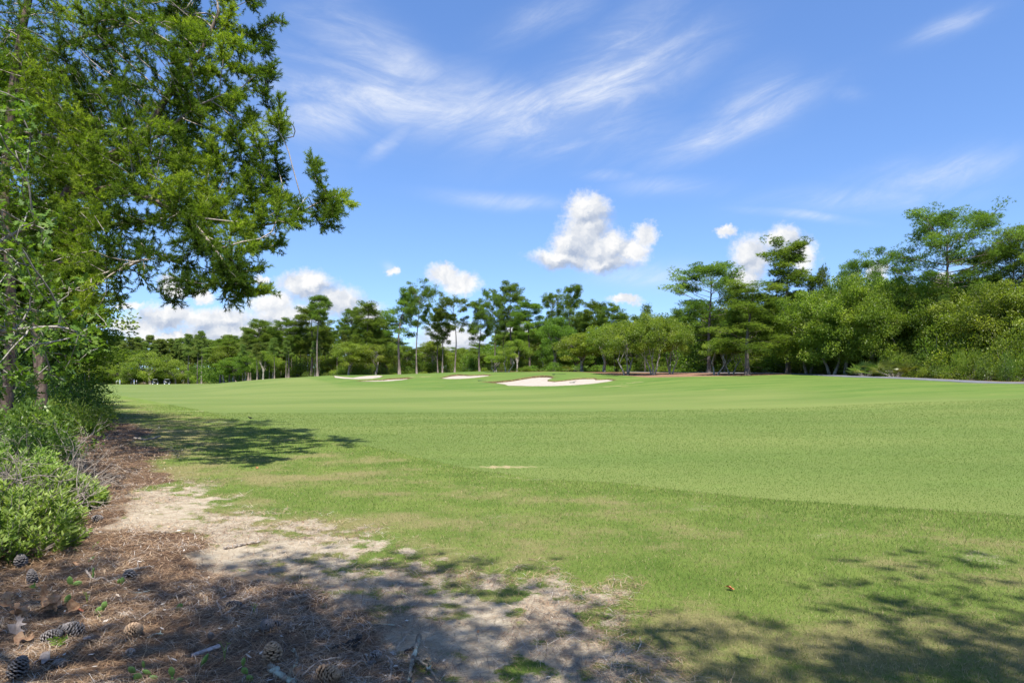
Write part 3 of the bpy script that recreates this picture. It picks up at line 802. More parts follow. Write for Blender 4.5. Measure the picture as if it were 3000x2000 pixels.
def oak(seed, H=8, W=3.2, ncl=60, lpc=300, leaf='oak', size=.19, stems=1, cz=.62, rz=.40, clr=.9, bark='oakbark', lean=.0, gaps=.2, low=-.65, wall=False):
    rng = np.random.default_rng(seed); tr, cr = MB(), MB()
    C0 = np.array([lean * H, 0, cz * H])
    cl = []
    while len(cl) < ncl:
        d = rand_unit(1, rng)[0]
        if wall:
            zz = rng.uniform(-1, 1); d = np.array([d[0], d[1], 0]) / max(1e-6, math.hypot(d[0], d[1])) * (1 - abs(zz) ** 3) ** .5 if zz > 0 else np.array([d[0], d[1], 0]) / max(1e-6, math.hypot(d[0], d[1])) * (1 - .25 * abs(zz)); d[2] = zz
        if d[2] < low: continue
        rad = rng.uniform(.45, 1.0) ** .6
        p = C0 + d * rad * (W * (1 + .25 * math.sin(3 * math.atan2(d[1], d[0]) + seed)), W, rz * H) * rng.uniform(.8, 1.08)
        if p[2] < (.07 if wall else .14) * H: continue
        cl.append(p)
    cl = np.array(cl)
    nb = 6
    cents = cl[rng.choice(ncl, nb, False)] * .55 + C0 * .45
    own = np.argmin(((cl[:, None] - cents[None]) ** 2).sum(-1), 1)
    tops = []
    for s_ in range(stems):
        a = s_ / max(1, stems) * 6.28 + seed
        foot = np.array([math.cos(a), math.sin(a), 0]) * (.22 if stems > 1 else 0)
        top = C0 * (1, 1, .52) + (foot * 4 + rng.normal(0, .2, 3)) * (1, 1, .3)
        tt_ = np.linspace(0, 1, 7)[:, None]
        P = foot * (1 - tt_) + top * tt_ + np.sin(tt_ * 5 + seed) * .16 * (1, .7, 0) * tt_
        r = (.022 * H + .02) / math.sqrt(stems)
        tr.add(*tube(P, np.linspace(r * 1.2, r * .65, 7), 7)); tops.append((P, r))
    for j in range(nb):
        P, r = tops[j % stems]
        b = P[rng.integers(4, 7)]
        m = (b + cents[j]) / 2 + rng.normal(0, .25, 3) + (0, 0, .1)
        Q = catmull3([b, m, cents[j]], 7)
        tr.add(*tube(Q, np.linspace(r * .55, r * .25, 7), 5, False))
        for c in cl[own == j]:
            b2 = Q[rng.integers(3, 7)]
            m2 = (b2 + c) / 2 + rng.normal(0, .18, 3)
            tr.add(*tube(catmull3([b2, m2, c], 5), np.linspace(r * .22, .008, 5), 3, False))
    for c in cl:
        n = int(lpc * rng.uniform(.6, 1.3)); rr = clr * rng.uniform(.65, 1.2)
        d = rand_unit(n, rng); rad = rng.random(n) ** .42
        P = c + d * (rad * rr)[:, None] * (1, 1, .66)
        D = unit(d + rng.normal(0, .7, (n, 3)) + (0, 0, -.1))
        V, Q = cards(P, D, size * rng.uniform(.65, 1.25, n), size * .55, rng)
        tone = np.clip(.45 + rng.normal(0, .16) + rng.normal(0, .13, n) + .12 * d[:, 2] * 0, 0, 1)
        cr.add(V, Q, None, np.repeat(tone, 4))
    return proto('oak', tr, cr, H * (cz + rz) * 1.03, W * 1.2, M[bark], M[leaf])

def catmull3(P, n):
    return catmull(P, np.linspace(0, len(P) - 1, n))

def bush(seed, H=1.6, W=1.2, n=2600, leaf='shrub', size=.10, aspect=.5, ncl=18):
    rng = np.random.default_rng(seed); tr, cr = MB(), MB()
    for i in range(ncl):
        d = rand_unit(1, rng)[0]; d[2] = abs(d[2])
        c = d * (W, W, H * .82) * rng.uniform(.35, .9); c[2] = max(c[2], .15 * H)
        m = c * (.45, .45, .5) + rng.normal(0, .05, 3)
        tr.add(*tube(catmull3([np.array([c[0] * .12, c[1] * .12, -.05]), m, c], 5), np.linspace(.018, .006, 5) * max(1, H / 1.6), 4, False))
        k = n // ncl; rr = .42 * (W + H) / 2.2 * rng.uniform(.6, 1.05)
        dd = rand_unit(k, rng); P = c + dd * (rng.random(k) ** .4 * rr)[:, None] * (1, 1, .8); P[:, 2] = np.abs(P[:, 2])
        D = unit(dd + rng.normal(0, .55, (k, 3)) + (0, 0, .35))
        V, Q = cards(P, D, size * rng.uniform(.6, 1.2, k), size * aspect, rng)
        cr.add(V, Q, None, np.repeat(np.clip(.45 + rng.normal(0, .15) + rng.normal(0, .14, k), 0, 1), 4))
    return proto('bush', tr, cr, H * 1.12, W * 1.15, M['oakbark'], M[leaf])

def palmetto(seed, H=1.1, nf=26):
    rng = np.random.default_rng(seed); tr, cr = MB(), MB()
    for i in range(nf):
        az = i * 2.4 + rng.normal(0, .2); el = rng.uniform(.25, 1.35); L = H * rng.uniform(.55, .9)
        d = np.array([math.cos(az) * math.cos(el), math.sin(az) * math.cos(el), math.sin(el)])
        b = np.array([math.cos(az), math.sin(az), 0]) * .12; h = b + d * L
        tr.add(*tube([b, (b + h) / 2 + (0, 0, .04), h], [.014, .011, .008], 4, False))
        side = unit(np.cross(d, (0, 0, 1))); upv = np.cross(side, d)
        nb = 15; a = np.linspace(-1.5, 1.5, nb)
        D = unit(np.cos(a)[:, None] * (d * .8 + upv * .15) + np.sin(a)[:, None] * side + (0, 0, -.12))
        W_ = .05; sd_ = unit(np.cross(D, upv + rng.normal(0, .2, 3)))
        Lf = H * .5 * rng.uniform(.8, 1.1, nb)[:, None]
        mid = h + D * Lf * .45
        V = np.stack([h + 0 * D, mid + sd_ * W_ * .5, h + D * Lf + (0, 0, -.06), mid - sd_ * W_ * .5], 1).reshape(-1, 3)
        tone = np.clip(rng.normal(.45, .2), 0, 1) if rng.random() > .14 else 1.0
        cr.add(V, np.arange(nb * 4).reshape(-1, 4), None, tone)
    return proto('palmetto', tr, cr, H * 1.25, H * 1.1, M['oakbark'], M['palmetto'])

PINES = {
 'dome1': pine(1, 16, .50, 3.0, 26), 'dome2': pine(2, 16, .42, 2.7, 30, .02), 'flat1': pine(3, 16, .62, 3.0, 20, .03, 'flat', bend=.7),
 'flat2': pine(4, 16, .55, 2.8, 22, -.06, 'flat', bend=.8), 'ragged1': pine(5, 16, .36, 2.8, 30, .01, 'ragged'), 'ragged2': pine(6, 16, .45, 2.6, 26, .05, 'ragged', bend=.9),
 'tuft': pine(7, 16, .74, 2.0, 16, 0, 'dome', 1.3), 'wide': pine(8, 16, .42, 4.4, 34, .02, 'dome', 1.1, L=.26, W=.026), 'broad': pine(9, 14, .30, 3.8, 34, 0, 'dome', 1.1, L=.26, W=.028),
 'cone': pine(10, 9, .12, 1.9, 30, 0, 'cone', .5, L=.24, W=.028), 'slim': pine(11, 17, .58, 1.9, 22, .01, 'ragged', .9, leaf='longleaf', L=.36, up=.9, flat=.7),
 'long1': pine(12, 20, .52, 2.7, 26, 0, 'dome', 1.1, leaf='longleaf', L=.42, W=.05, up=.9, flat=.75), 'long2': pine(13, 20, .46, 2.5, 26, .01, 'ragged', 1.2, leaf='longleaf', L=.42, W=.05, up=.9, flat=.75),
 'twist': pine(14, 14, .42, 3.3, 26, -.05, 'ragged', 1.1, bend=1.1), 'shade': pine(23, 10.5, .45, 4.2, 28, .02, 'dome', .8, L=.26, W=.026),
 'open1': pine(21, 12, .45, 3.6, 22, .02, 'ragged', .40, L=.24, W=.024, clump=.78), 'open2': pine(22, 11, .5, 3.4, 16, -.02, 'dome', .5, L=.24, W=.022, clump=.72),
 'skirt': pine(15, 15, .22, 3.2, 42, .01, 'ragged', 1.05, L=.25, W=.028, leaf='pine'),
}
OAKS = {
 'round1': oak(1), 'round2': oak(2, 8, 3.0, 64, leaf='oak'), 'dark': oak(3, 8.5, 2.6, 66, 320, 'oakdark', .18, 1, .56, .46), 'multi': oak(4, 7, 3.2, 60, 270, 'oak', .17, 3, .62, .38),
 'small': oak(5, 4.6, 1.5, 30, 300, 'oak', .11, 2, .68, .34, .5, low=-.4), 'big': oak(6, 9, 4.2, 124, 300, 'oak', .19, 2, .54, .46, 1.0, low=-1, wall=True), 'spread': oak(7, 9, 4.4, 120, 290, 'oak', .20, 1, .54, .46, 1.05, low=-1, wall=True),
 'deep': oak(8, 9, 4.0, 84, 320, 'oakdark', .19, 2, .53, .46, 1.0, low=-1, wall=True), 'far': oak(9, 9, 4.6, 60, 260, 'oak', .26, 1, .53, .46, 1.25, low=-1, wall=True), 'fardark': oak(10, 9, 4.4, 60, 260, 'oakdark', .26, 1, .53, .46, 1.25, low=-1, wall=True),
}
BUSHES = {'green': bush(1), 'dark': bush(2, 1.7, 1.1, 2600, 'oakdark', .10), 'light': bush(3, 1.4, 1.3, 2400, 'oak', .10), 'tall': bush(4, 3.2, 1.2, 3600, 'oak', .13, ncl=26), 'talldark': bush(5, 3.2, 1.3, 3600, 'oakdark', .13, ncl=26)}
PALMS = [palmetto(1), palmetto(2, 1.2, 32)]

PROTO_PART = {'pine': ('trunk', 'crown'), 'oak': ('trunk', 'crown'), 'bush': ('stems', 'foliage'), 'palmetto': ('stalks', 'fronds')}
def plant(p, kind, name, label, cat, px, Y, top=None, half=None, group=None, rz=None, H=None, W=None, base=None, flip=False):
    """one plant rooted where photo column px meets depth Y, sized so that its top reaches photo row top"""
    X = (px - CX) / F * Y; z = gz(X, Y) if base is None else base
    if H is None: H = (HY - top) / F * Y + EYE - z
    sz = H / p['H']
    sx = (half / F * Y / p['W']) if half else (W / p['W'] if W else sz)
    e = empty(name, (X, Y, z - .03), random.random() * 6.28 if rz is None else rz, (sx, sx, sz))
    tag(e, label, cat, group)
    a, b = PROTO_PART[kind]
    link(a, p['t'], None, e); link(b, p['c'], None, e)
    return e
# ------------------------------------------------------------------ the trees beyond the lawn
# (kind, proto, photo column, depth, photo row of the top, half width in photo px, turn, label)
NAMED = [
 # middle stand behind the bunkers
 ('pine','tuft',  930,128, 864, 30,0.0,'slender pine with a small knob of foliage on top above the left bunker'),
 ('pine','dome2', 912,140, 900, 52,1.0,'bushy pine close behind the knob-topped slender pine'),
 ('pine','dome1', 845,138, 933, 44,2.0,'medium pine just left of the knob-topped slender pine'),
 ('pine','ragged1',1072,134, 882, 44,0.7,'dark full pine with a pointed top left of the tallest twin pines'),
 ('pine','dome1',1030,142, 901, 34,4.0,'pine with a layered crown leaning on the dark pointed pine'),
 ('pine','ragged1',1120,140,925, 46,3.1,'dense low-crowned pine left of the tallest twin pines'),
 ('pine','ragged2',1170,122, 842, 46,0.3,'pine with long left-reaching boughs beside the tallest bare-trunked pine'),
 ('pine','flat1', 1221,112.5,823, 42,2.0,'tallest bare-trunked pine on the crest with a clear grey trunk and high crown'),
 ('pine','flat2', 1283,123, 906, 36,1.2,'short pine with dead lower twigs right of the tallest bare-trunked pine'),
 ('pine','ragged2',1296,117, 902, 26,3.5,'thin leaning pine with a wispy crown above the middle bunker'),
 ('pine','flat1', 1332,116, 859, 42,0.0,'dark-trunked pine leaning right behind the middle bunker'),
 ('pine','twist', 1405,118, 884, 40,0.2,'crooked pine leaning left with open sparse boughs'),
 ('pine','flat2', 1450,121, 850, 34,0.0,'pine on a long slanting trunk with a narrow upright crown'),
 ('pine','flat2', 1475,127, 915, 36,2.6,'low-crowned slanting pine in front of the tall round-headed pine'),
 ('pine','dome1', 1497,124, 825, 46,0.9,'tall round-headed pine at the middle of the skyline'),
 ('pine','dome2', 1552,118, 883, 48,5.0,'light green pine with a broad rounded crown above the dense dark oak'),
 ('pine','flat1', 1622,120, 845, 34,3.9,'left one of two open flat-topped pines standing close together'),
 ('pine','twist', 1676,118, 836, 40,2.4,'right one of two open flat-topped pines with a leaning trunk'),
 ('pine','dome2', 1745,112, 884, 42,0.4,'soft rounded pine right of the two open flat-topped pines'),
 ('pine','dome1', 1800,108, 890, 40,1.4,'pine top showing above the pale yellow-green oaks'),
 ('pine','cone',  1890,100, 892, 30,1.8,'small pointed pine top between the pale oaks and the broad open pine'),
 # right wood
 ('pine','broad', 2078, 88, 771, 104,0.6,'broad open pine with long boughs left of the double-headed dark pine'),
 ('pine','ragged1',2310,79, 695, 76,1.1,'tall dark pine with stacked tufted heads against the white cloud'),
 ('pine','skirt', 2190,74.5,822,100,0.0,'dense dark tree on a thick pale grey trunk at the edge of the straw bed'),
 ('pine','cone',  2408,78, 782, 34,0.5,'young pointed conifer rising behind the oak canopy'),
 ('pine','cone',  2375,80, 824, 24,2.5,'shorter young conifer beside the pointed one'),
 ('pine','wide',  2520,84, 747, 70,2.2,'small round-topped pine on the skyline left of the great pine'),
 ('pine','wide',  2775,66, 600,142,0.0,'great spreading pine with layered boughs, tallest on the right'),
 ('pine','broad', 2975,63, 672,98,2.0,'dark pine cut by the right border beside the great spreading pine'),
 ('pine','skirt', 2865,70, 735, 80,3.0,'bright green young pine below the great spreading pine'),
 ('pine','broad', 3130,60, 660,110,1.0,'pine beyond the right border'),
 # oaks of the middle
 ('oak','dark', 1628,106, 930, 46,0.0,'dense dark green evergreen oak behind the big bunker'),
 ('oak','round1',1705,97, 976, 64,1.0,'light green round oak with a leaning trunk behind the big bunker'),
 ('oak','round2',1770,94, 952, 62,2.0,'tall light oak between the dense dark oak and the crooked pale-trunked oak'),
 ('oak','multi', 1836,83, 938, 78,1.0,'yellow-green oak with orange-tipped leaves at the left of the straw bed'),
 ('oak','multi', 1912,81, 918, 70,2.6,'crooked oak with pale leaning stems standing on the straw bed'),
 ('oak','multi', 1965,82, 932, 58,4.1,'olive green oak at the right of the crooked pale-stemmed oak'),
 ('oak','small', 2098,76, 990, 36,0.2,'small pale-stemmed oak alone on the red straw bed'),
 ('oak','small', 2142,77.5,985, 30,1.4,'small forked oak beside the thick grey trunk'),
 ('oak','round1',1265,128,1000, 46,3.0,'low round oak under the tallest bare-trunked pine'),
 ('oak','round2',1100,124, 1008, 46,4.0,'bright green oak between the bunker mound and the pines'),
 ('oak','round1',1022,125,1002, 46,1.9,'bluish green oak behind the far left bunker'),
 ('oak','small', 1450,106,1040, 30,2.4,'little pale oak by the slanting pines'),
 ('oak','small', 1486,104,1016, 26,0.6,'little pale oak with a leaning stem left of the dense dark oak'),
 # oaks of the right wood, front row
 ('oak','big',   2368,76, 858, 92,0.5,'tall oak at the left end of the leafy wall behind the path'),
 ('oak','spread',2478,71, 815,105,1.5,'spreading oak with bare grey limbs showing in its crown'),
 ('oak','big',   2600,72, 822,105,2.5,'light green oak above the largest palmetto'),
 ('oak','spread',2718,69, 824,100,3.5,'oak with a dark forked trunk behind the largest palmetto'),
 ('oak','big',   2822,63, 868, 95,4.4,'golden-tipped oak in front of the bright young pine'),
 ('oak','spread',2555,69, 850, 95,0.2,'oak filling the wall of leaves left of the one above the palmetto'),
 ('oak','big',   2668,70,852,95,4.9,'pale oak right above the largest palmetto'),
 ('oak','spread',2770,65,846,95,5.6,'oak at the right of the dark forked trunk'),
 ('oak','spread',2935,60, 832,105,0.9,'tall golden-tipped oak near the right border'),
 ('oak','big',   3050,58, 815,110,5.2,'oak cut by the right border'),
 ('oak','deep',  2440,80, 880, 95,1.2,'dark oak filling the gap behind the spreading oak'),
 ('oak','deep',  2665,70, 880,100,2.0,'dark oak behind the light green oak'),
 ('oak','deep',  2880,68, 890,100,0.3,'dark oak in the depth of the wood near the right border'),
 # left far oaks
 ('oak','far',   440,262,1028, 56,1.0,'wide bright green oak rising behind the golf carts'),
 ('oak','far',   515,262,1050, 44,2.0,'greyer oak beside the wide bright green oak'),
 ('oak','far',   320,268,1062, 52,3.0,'pale yellow-green oak behind the golfers'),
 ('oak','far',   255,268,1060, 50,4.0,'pale broad oak beside the dark shrub, far across the lawn'),
 ('oak','far',   200,268,1056, 50,5.0,'pale far oak showing left of the dark shrub'),
 ('oak','fardark',385,258,1080, 26,5.0,'small dark oak between the golfers and the carts'),
 ('oak','far',   590,240,1066, 36,0.6,'olive round oak before the tall thin pines'),
 ('oak','fardark',655,225,1072, 30,1.6,'dark low oak left of the mound'),
 ('pine','slim', 590,232, 969, 17,1.0,'tall thin pine with a tufted head, highest of the far stand'),
 ('pine','slim', 578,236, 980, 15,2.0,'tall thin pine leaning beside the highest of the far stand'),
 ('pine','slim', 552,238, 978, 18,3.0,'straight far pine left of the two tall thin ones'),
 ('pine','dome1',655,205, 990, 36,3.3,'dark two-stemmed pine standing left of the mound'),
 ('pine','dome1',756,150, 935, 48,0.0,'tall pine with a rounded head at the left of the stand'),
 ('pine','dome2',800,150, 962, 38,1.0,'pine in the gap right of the rounded-head pine'),
 ('pine','slim', 728,160, 966, 26,2.0,'thin pine left of the rounded-head pine'),
 ('pine','dome1',690,175, 985, 36,2.7,'medium pine above the left foot of the mound'),
]
for kind, p, px, Y, top, half, rz, lab in NAMED:
    src = PINES[p] if kind == 'pine' else OAKS[p]
    plant(src, kind, 'pine_tree' if kind == 'pine' else 'oak_tree', lab, 'pine tree' if kind == 'pine' else 'oak tree', px, Y, top, half * 1.06, 'trees beyond the lawn', rz)

pathY = lambda px: float(np.interp(px, [2120, 2215, 2290, 2360, 2450, 2600, 2800, 3000, 3900], [90, 86, 83, 79, 73, 65.5, 58, 52.5, 44]))
# filler trees of the stands, each one a tree of its own
rf = random.Random(4)
def fill(n, px0, px1, Y0, Y1, topf, half, protos, name, label, cat, group):
    for i in range(n):
        f = (i + rf.random()) / n
        px = px0 + (px1 - px0) * f; Y = rf.uniform(Y0, Y1) + (pathY(px) if Y1 < 20 else 0)
        kind = 'pine' if protos[0] in PINES else ('oak' if protos[0] in OAKS else 'bush')
        src = {'pine': PINES, 'oak': OAKS, 'bush': BUSHES}[kind][rf.choice(protos)]
        plant(src, kind, name, label, cat, px, Y, topf(px), rf.uniform(*half), group, rf.random() * 6.28)
SK = np.array([(-200,985),(0,985),(200,978),(300,985),(560,985),(700,985),(800,960),(870,950),(1000,940),(1110,950),(1180,1000),(1230,1003),(1300,1006),(1400,1000),(1480,950),(1560,930),(1620,915),(1800,905),(1950,910),(2050,880),(2150,860),(2300,850),(2400,840),(2550,800),(2800,800),(3000,790),(3600,780)], float)
sk = lambda px, a, b: float(np.interp(px, SK[:, 0], SK[:, 1])) + rf.uniform(a, b)
fill(34, 120, 720, 272, 330, lambda p: sk(p, -4, 18), (16, 24), ['long1','long2'], 'pine_tree', 'longleaf pine crowded into the far left stand behind the golfers', 'pine tree', 'far left pine stand')
fill(30, 120, 740, 255, 300, lambda p: sk(p, 12, 45), (14, 22), ['long1','long2','slim'], 'pine_tree', 'longleaf pine crowded into the far left stand behind the golfers', 'pine tree', 'far left pine stand')
fill(22, 140, 760, 262, 300, lambda p: rf.uniform(1062, 1092), (22, 40), ['far','fardark'], 'oak_tree', 'low oak under the far left pine stand', 'oak tree', 'far left undergrowth oaks')
fill(26, 640, 1180, 150, 215, lambda p: sk(p, 0, 40), (26, 42), ['dome1','dome2','ragged1','long1'], 'pine_tree', 'pine in the thick stand behind the bunker mound', 'pine tree', 'pines behind the mound')
fill(22, 640, 1500, 128, 165, lambda p: rf.uniform(1005, 1050), (26, 44), ['round1','round2','dark'], 'oak_tree', 'understorey oak in the shade behind the bunkers', 'oak tree', 'understorey oaks behind the bunkers')
fill(20, 1120, 1560, 170, 230, lambda p: sk(p, 4, 40), (24, 40), ['dome1','dome2','long1','ragged1'], 'pine_tree', 'distant pine seen low between the bare trunks', 'pine tree', 'distant pines between the trunks')
fill(18, 1480, 2080, 118, 150, lambda p: sk(p, 0, 45), (30, 48), ['dome1','dome2','ragged1'], 'pine_tree', 'pine behind the pale oaks of the straw bed', 'pine tree', 'pines behind the straw bed')
fill(16, 1500, 2120, 104, 132, lambda p: rf.uniform(960, 1010), (36, 60), ['round1','dark','deep'], 'oak_tree', 'shaded oak behind the straw bed', 'oak tree', 'shaded oaks behind the straw bed')
fill(14, 2080, 2480, 86, 112, lambda p: sk(p, 10, 60), (50, 80), ['deep','dark','spread'], 'oak_tree', 'oak deep in the wood behind the path', 'oak tree', 'deep wood oaks')
fill(16, 2400, 3500, 66, 90, lambda p: sk(p, 20, 80), (80, 120), ['deep','big'], 'oak_tree', 'oak deep in the wood behind the path', 'oak tree', 'deep wood oaks')
fill(9, 3080, 3700, 46, 60, lambda p: rf.uniform(800, 860), (90, 120), ['big','spread'], 'oak_tree', 'oak beyond the right border', 'oak tree', 'oaks beyond the right border')
# slender bare stems at the front of the woods
fill(26, 700, 1120, 122, 150, lambda p: rf.uniform(975, 1010), (12, 18), ['slim'], 'pine_tree', 'thin bare-stemmed pine at the foot of the stand behind the mound', 'pine tree', 'thin stems behind the mound')
fill(18, 2190, 3000, 3, 16, lambda p: sk(p, 60, 140), (22, 34), ['slim','cone'], 'pine_tree', 'thin sapling pine in the wood behind the path', 'pine tree', 'saplings behind the path')
# undergrowth
fill(22, 2160, 2480, 84, 92, lambda p: rf.uniform(1010, 1060), (30, 50), ['talldark','tall','dark'], 'bush', 'dark bush at the foot of the wood behind the path', 'bush', 'bushes behind the path')
fill(30, 2420, 3300, 2, 14, lambda p: rf.uniform(985, 1050), (45, 70), ['talldark','tall','talldark'], 'bush', 'dark bush at the foot of the wood behind the path', 'bush', 'bushes behind the path')
def row(n, a, b, f, tops, half, protos, label, group):
    for i in range(n):
        px = a + (b - a) * (i + rf.random()) / n; Y = f(px) + rf.uniform(0, 3)
        plant(BUSHES[rf.choice(protos)], 'bush', 'bush', label, 'bush', px, Y, rf.uniform(*tops), rf.uniform(*half), group, rf.random() * 6.28)
row(56, 2330, 3300, pathY, (1020, 1078), (28, 52), ['green', 'light', 'light', 'light'], 'low leafy bush along the far side of the path', 'low bushes beside the path')
row(16, 1500, 2200, lambda p: 97 + 6 * rf.random(), (1060, 1080), (20, 34), ['green', 'dark', 'talldark'], 'low bush at the back of the straw bed', 'low bushes behind the straw bed')
row(34, 2300, 3300, lambda p: pathY(p) + 2, (930, 1010), (44, 70), ['tall', 'tall', 'tall', 'talldark'], 'tall leafy bush filling the wood edge behind the path', 'tall bushes behind the path')
row(26, 640, 1700, lambda p: float(np.interp(p, [640, 760, 1000, 1500, 1700], [222, 158, 128, 122, 112])), (1030, 1066), (18, 34), ['tall', 'light', 'talldark'], 'tall bush in the understorey behind the bunkers', 'tall bushes behind the bunkers')
row(30, 640, 1500, lambda p: float(np.interp(p, [640, 760, 1000, 1500], [220, 156, 126, 118])), (1066, 1090), (14, 26), ['green', 'light', 'dark'], 'low bush under the stand behind the bunkers', 'low bushes behind the bunkers')
row(30, 60, 660, lambda p: 264.0 - 30 * max(0, (p - 560) / 100), (1095, 1110), (10, 18), ['light', 'green', 'dark'], 'far low bush at the end of the lawn', 'low bushes at the end of the lawn')
PM = [(2618,63.6,1050,56,'largest palmetto, yellow-green fronds beside the path'),(2536,66.8,1056,46,'blue-green palmetto left of the largest one'),(2510,69,1080,26,'palmetto clump half hidden by bushes left of the blue-green one'),(2424,74,1072,30,'palmetto below the spreading oak'),
      (1560,108,1072,18,'yellowish palmetto at the left of the dark oak trunk'),(1590,106,1075,16,'small yellow palmetto under the dense dark oak'),(1655,104,1068,26,'palmetto clump under the light round oak'),(1700,103,1066,24,'spiky palmetto right of the light round oak trunk'),(1735,103,1080,14,'small golden palmetto by the straw bed corner'),
      (2060,92,1070,24,'dark palmetto behind the small pale-stemmed oak'),(2250,84,1075,20,'palmetto left of the path start'),(1610,105,1080,15,'palmetto between two yellow ones behind the big bunker'),(1545,110,1078,14,'leftmost palmetto behind the big bunker')]
for px, Y, top, half, lab in PM:
    plant(PALMS[rf.randrange(2)], 'palmetto', 'palmetto', lab, 'palmetto', px, Y, top, half, 'palmettos at the wood edge')

# far-off woods closing the view behind the stands: one mass nobody could count
def woods(px0, px1, Y0, Y1, hh, n, seed):
    rng = np.random.default_rng(seed)
    px = rng.uniform(px0, px1, n); Y = rng.uniform(Y0, Y1, n); X = (px - CX) / F * Y
    k = np.interp(px, [0, 600, 1150, 1450, 3600], [1, 1, .8, .8, 1]) * hh * (.55 + .75 * fbm(X, Y * 0, .09, 4, int(seed)))
    m = 34
    C = np.stack([X, Y, height(X, Y) + k * rng.random(n) ** .7], -1)
    d = rand_unit(n * m, rng)
    P = np.repeat(C, m, 0) + d * rng.random((n * m, 1)) ** .4 * (1.7, 1.7, 1.1)
    V, Q = cards(P, unit(d + rng.normal(0, .6, d.shape)), .5 * rng.uniform(.6, 1.2, n * m), .3, rng)
    tone = np.repeat(np.clip(.4 + .17 * rng.normal(size=n), 0, 1), m * 4)
    return V, Q, tone
wm = MB()
for a in ((-600, 1500, 296, 312, 6, 1300, 6), (-900, 1700, 335, 350, 15, 2300, 1), (620, 1700, 235, 250, 9.5, 900, 2), (1400, 2300, 150, 165, 9, 1300, 3), (1500, 2600, 128, 140, 4, 900, 8), (2000, 3900, 92, 112, 8.5, 1500, 4), (600, 1500, 165, 180, 5, 700, 5)):
    V, Q, tn_ = woods(*a); wm.add(V, Q, None, tn_)
far = link('far_woods', wm.mesh('far_woods'), M['oakdark']); struct(far, 'stuff')
# ------------------------------------------------------------------ the near trees on the left: branch skeletons grown towards foliage clumps
def W3(px, py, Y): return np.array([(px - CX) / F * Y, Y, EYE + (HY - py) / F * Y])

def grow(stems, attr, step=.28, reach=4.0, kill=.42, iters=130, seed=0, grav=-.05):
    """stems: list of (points, r0, r1); attr: points to reach. Returns node positions, parents, minimum radii"""
    rng = np.random.default_rng(seed)
    P = []; par = []; rmin = []
    for pts, r0, r1 in stems:
        pts = np.asarray(pts); m = np.linalg.norm(np.diff(pts, axis=0), axis=1).sum()
        q = catmull(pts, np.linspace(0, len(pts) - 1, max(4, int(m / step))))
        rr = np.linspace(r0, r1, len(q))
        first = -1
        if P:
            d = np.linalg.norm(np.array(P) - q[0], axis=1)
            first = int(d.argmin()) if d.min() < 1.2 else -1
        for i, p in enumerate(q):
            par.append(first if i == 0 else len(P) - 1); P.append(p); rmin.append(rr[i])
    P = list(P); A = np.asarray(attr); alive = np.ones(len(A), bool)
    near = np.full(len(A), 0); nd = np.full(len(A), 1e9); done = 0
    for it in range(iters):
        N = np.array(P[done:])
        if len(N) == 0: break
        D = np.linalg.norm(A[:, None] - N[None], axis=2)
        j = D.argmin(1); d = D[np.arange(len(A)), j]
        b = d < nd; nd[b] = d[b]; near[b] = j[b] + done
        done = len(P)
        alive &= nd > kill
        act = alive & (nd < reach)
        if not act.any(): break
        PP = np.array(P)
        for k in np.unique(near[act]):
            m = act & (near == k)
            v = unit(A[m] - PP[k]).sum(0) + rng.normal(0, .35, 3) + (0, 0, grav)
            if par[k] >= 0: v = unit(v) + .45 * unit(PP[k] - PP[par[k]])
            q = PP[k] + unit(v) * step
            P.append(q); par.append(int(k)); rmin.append(0)
        nn = np.array(P[done:])
        # drop duplicates of a node that sprouts the same child again
        if len(nn) > 1:
            pass
    return np.array(P), np.array(par), np.array(rmin)

def skin_tubes(mb, P, par, rmin, tip=.0075, ex=2.35, thin=4):
    n = len(P); r = np.zeros(n); acc = np.zeros(n); ch = [[] for _ in range(n)]
    for i in range(n):
        if par[i] >= 0: ch[par[i]].append(i)
    rmin = rmin * np.where(rmin > .1, 1.0, 1.3)
    for i in range(n - 1, -1, -1):
        r[i] = max((acc[i]) ** (1 / ex) if acc[i] > 0 else tip, rmin[i])
        if par[i] >= 0: acc[par[i]] += min(r[i], .10) ** ex
    seen = np.zeros(n, bool)
    order = list(range(n))
    for i in order:
        if seen[i]: continue
        chain = [par[i]] if par[i] >= 0 else []
        k = i
        while True:
            chain.append(k); seen[k] = True
            c = [q for q in ch[k] if not seen[q]]
            if not c: break
            k = max(c, key=lambda q: r[q])
        if len(chain) < 2: continue
        rr = r[chain].copy()
        if par[i] >= 0: rr[0] = min(rr[0], rr[1] * 1.25)
        big = rr.max()
        sd_n = 9 if big > .08 else (6 if big > .025 else thin)
        mb.add(*tube(P[chain], rr, sd_n, False), tone=np.repeat(sstep(.055, .012, rr), sd_n))
    return r, ch

def pads(poly, n, depth, rng, spread=(.55, .55, .22), m=9, hole=None, dens=None):
    """foliage pads inside an outline: n pads of m points, each pad at its own depth"""
    P = np.asarray(poly, float); lo = P.min(0); hi = P.max(0); out = []; cen = []
    while len(cen) < n:
        q = lo + rng.random(2) * (hi - lo)
        s = float(sdf_poly(q[:1], q[1:], P)[0])
        if s > -6: continue
        if hole and any(((q[0] - a) / c) ** 2 + ((q[1] - b) / d) ** 2 < 1 and rng.random() < .93 for a, b, c, d in hole): continue
        if dens and rng.random() > dens(q): continue
        Y0, hw = depth(q[0], q[1], -s)
        Y = Y0 + rng.uniform(-1, 1) * hw
        c = W3(q[0], q[1], Y); cen.append(c)
        out.append(c + rng.normal(size=(m, 3)) * spread)
    return np.concatenate(out)

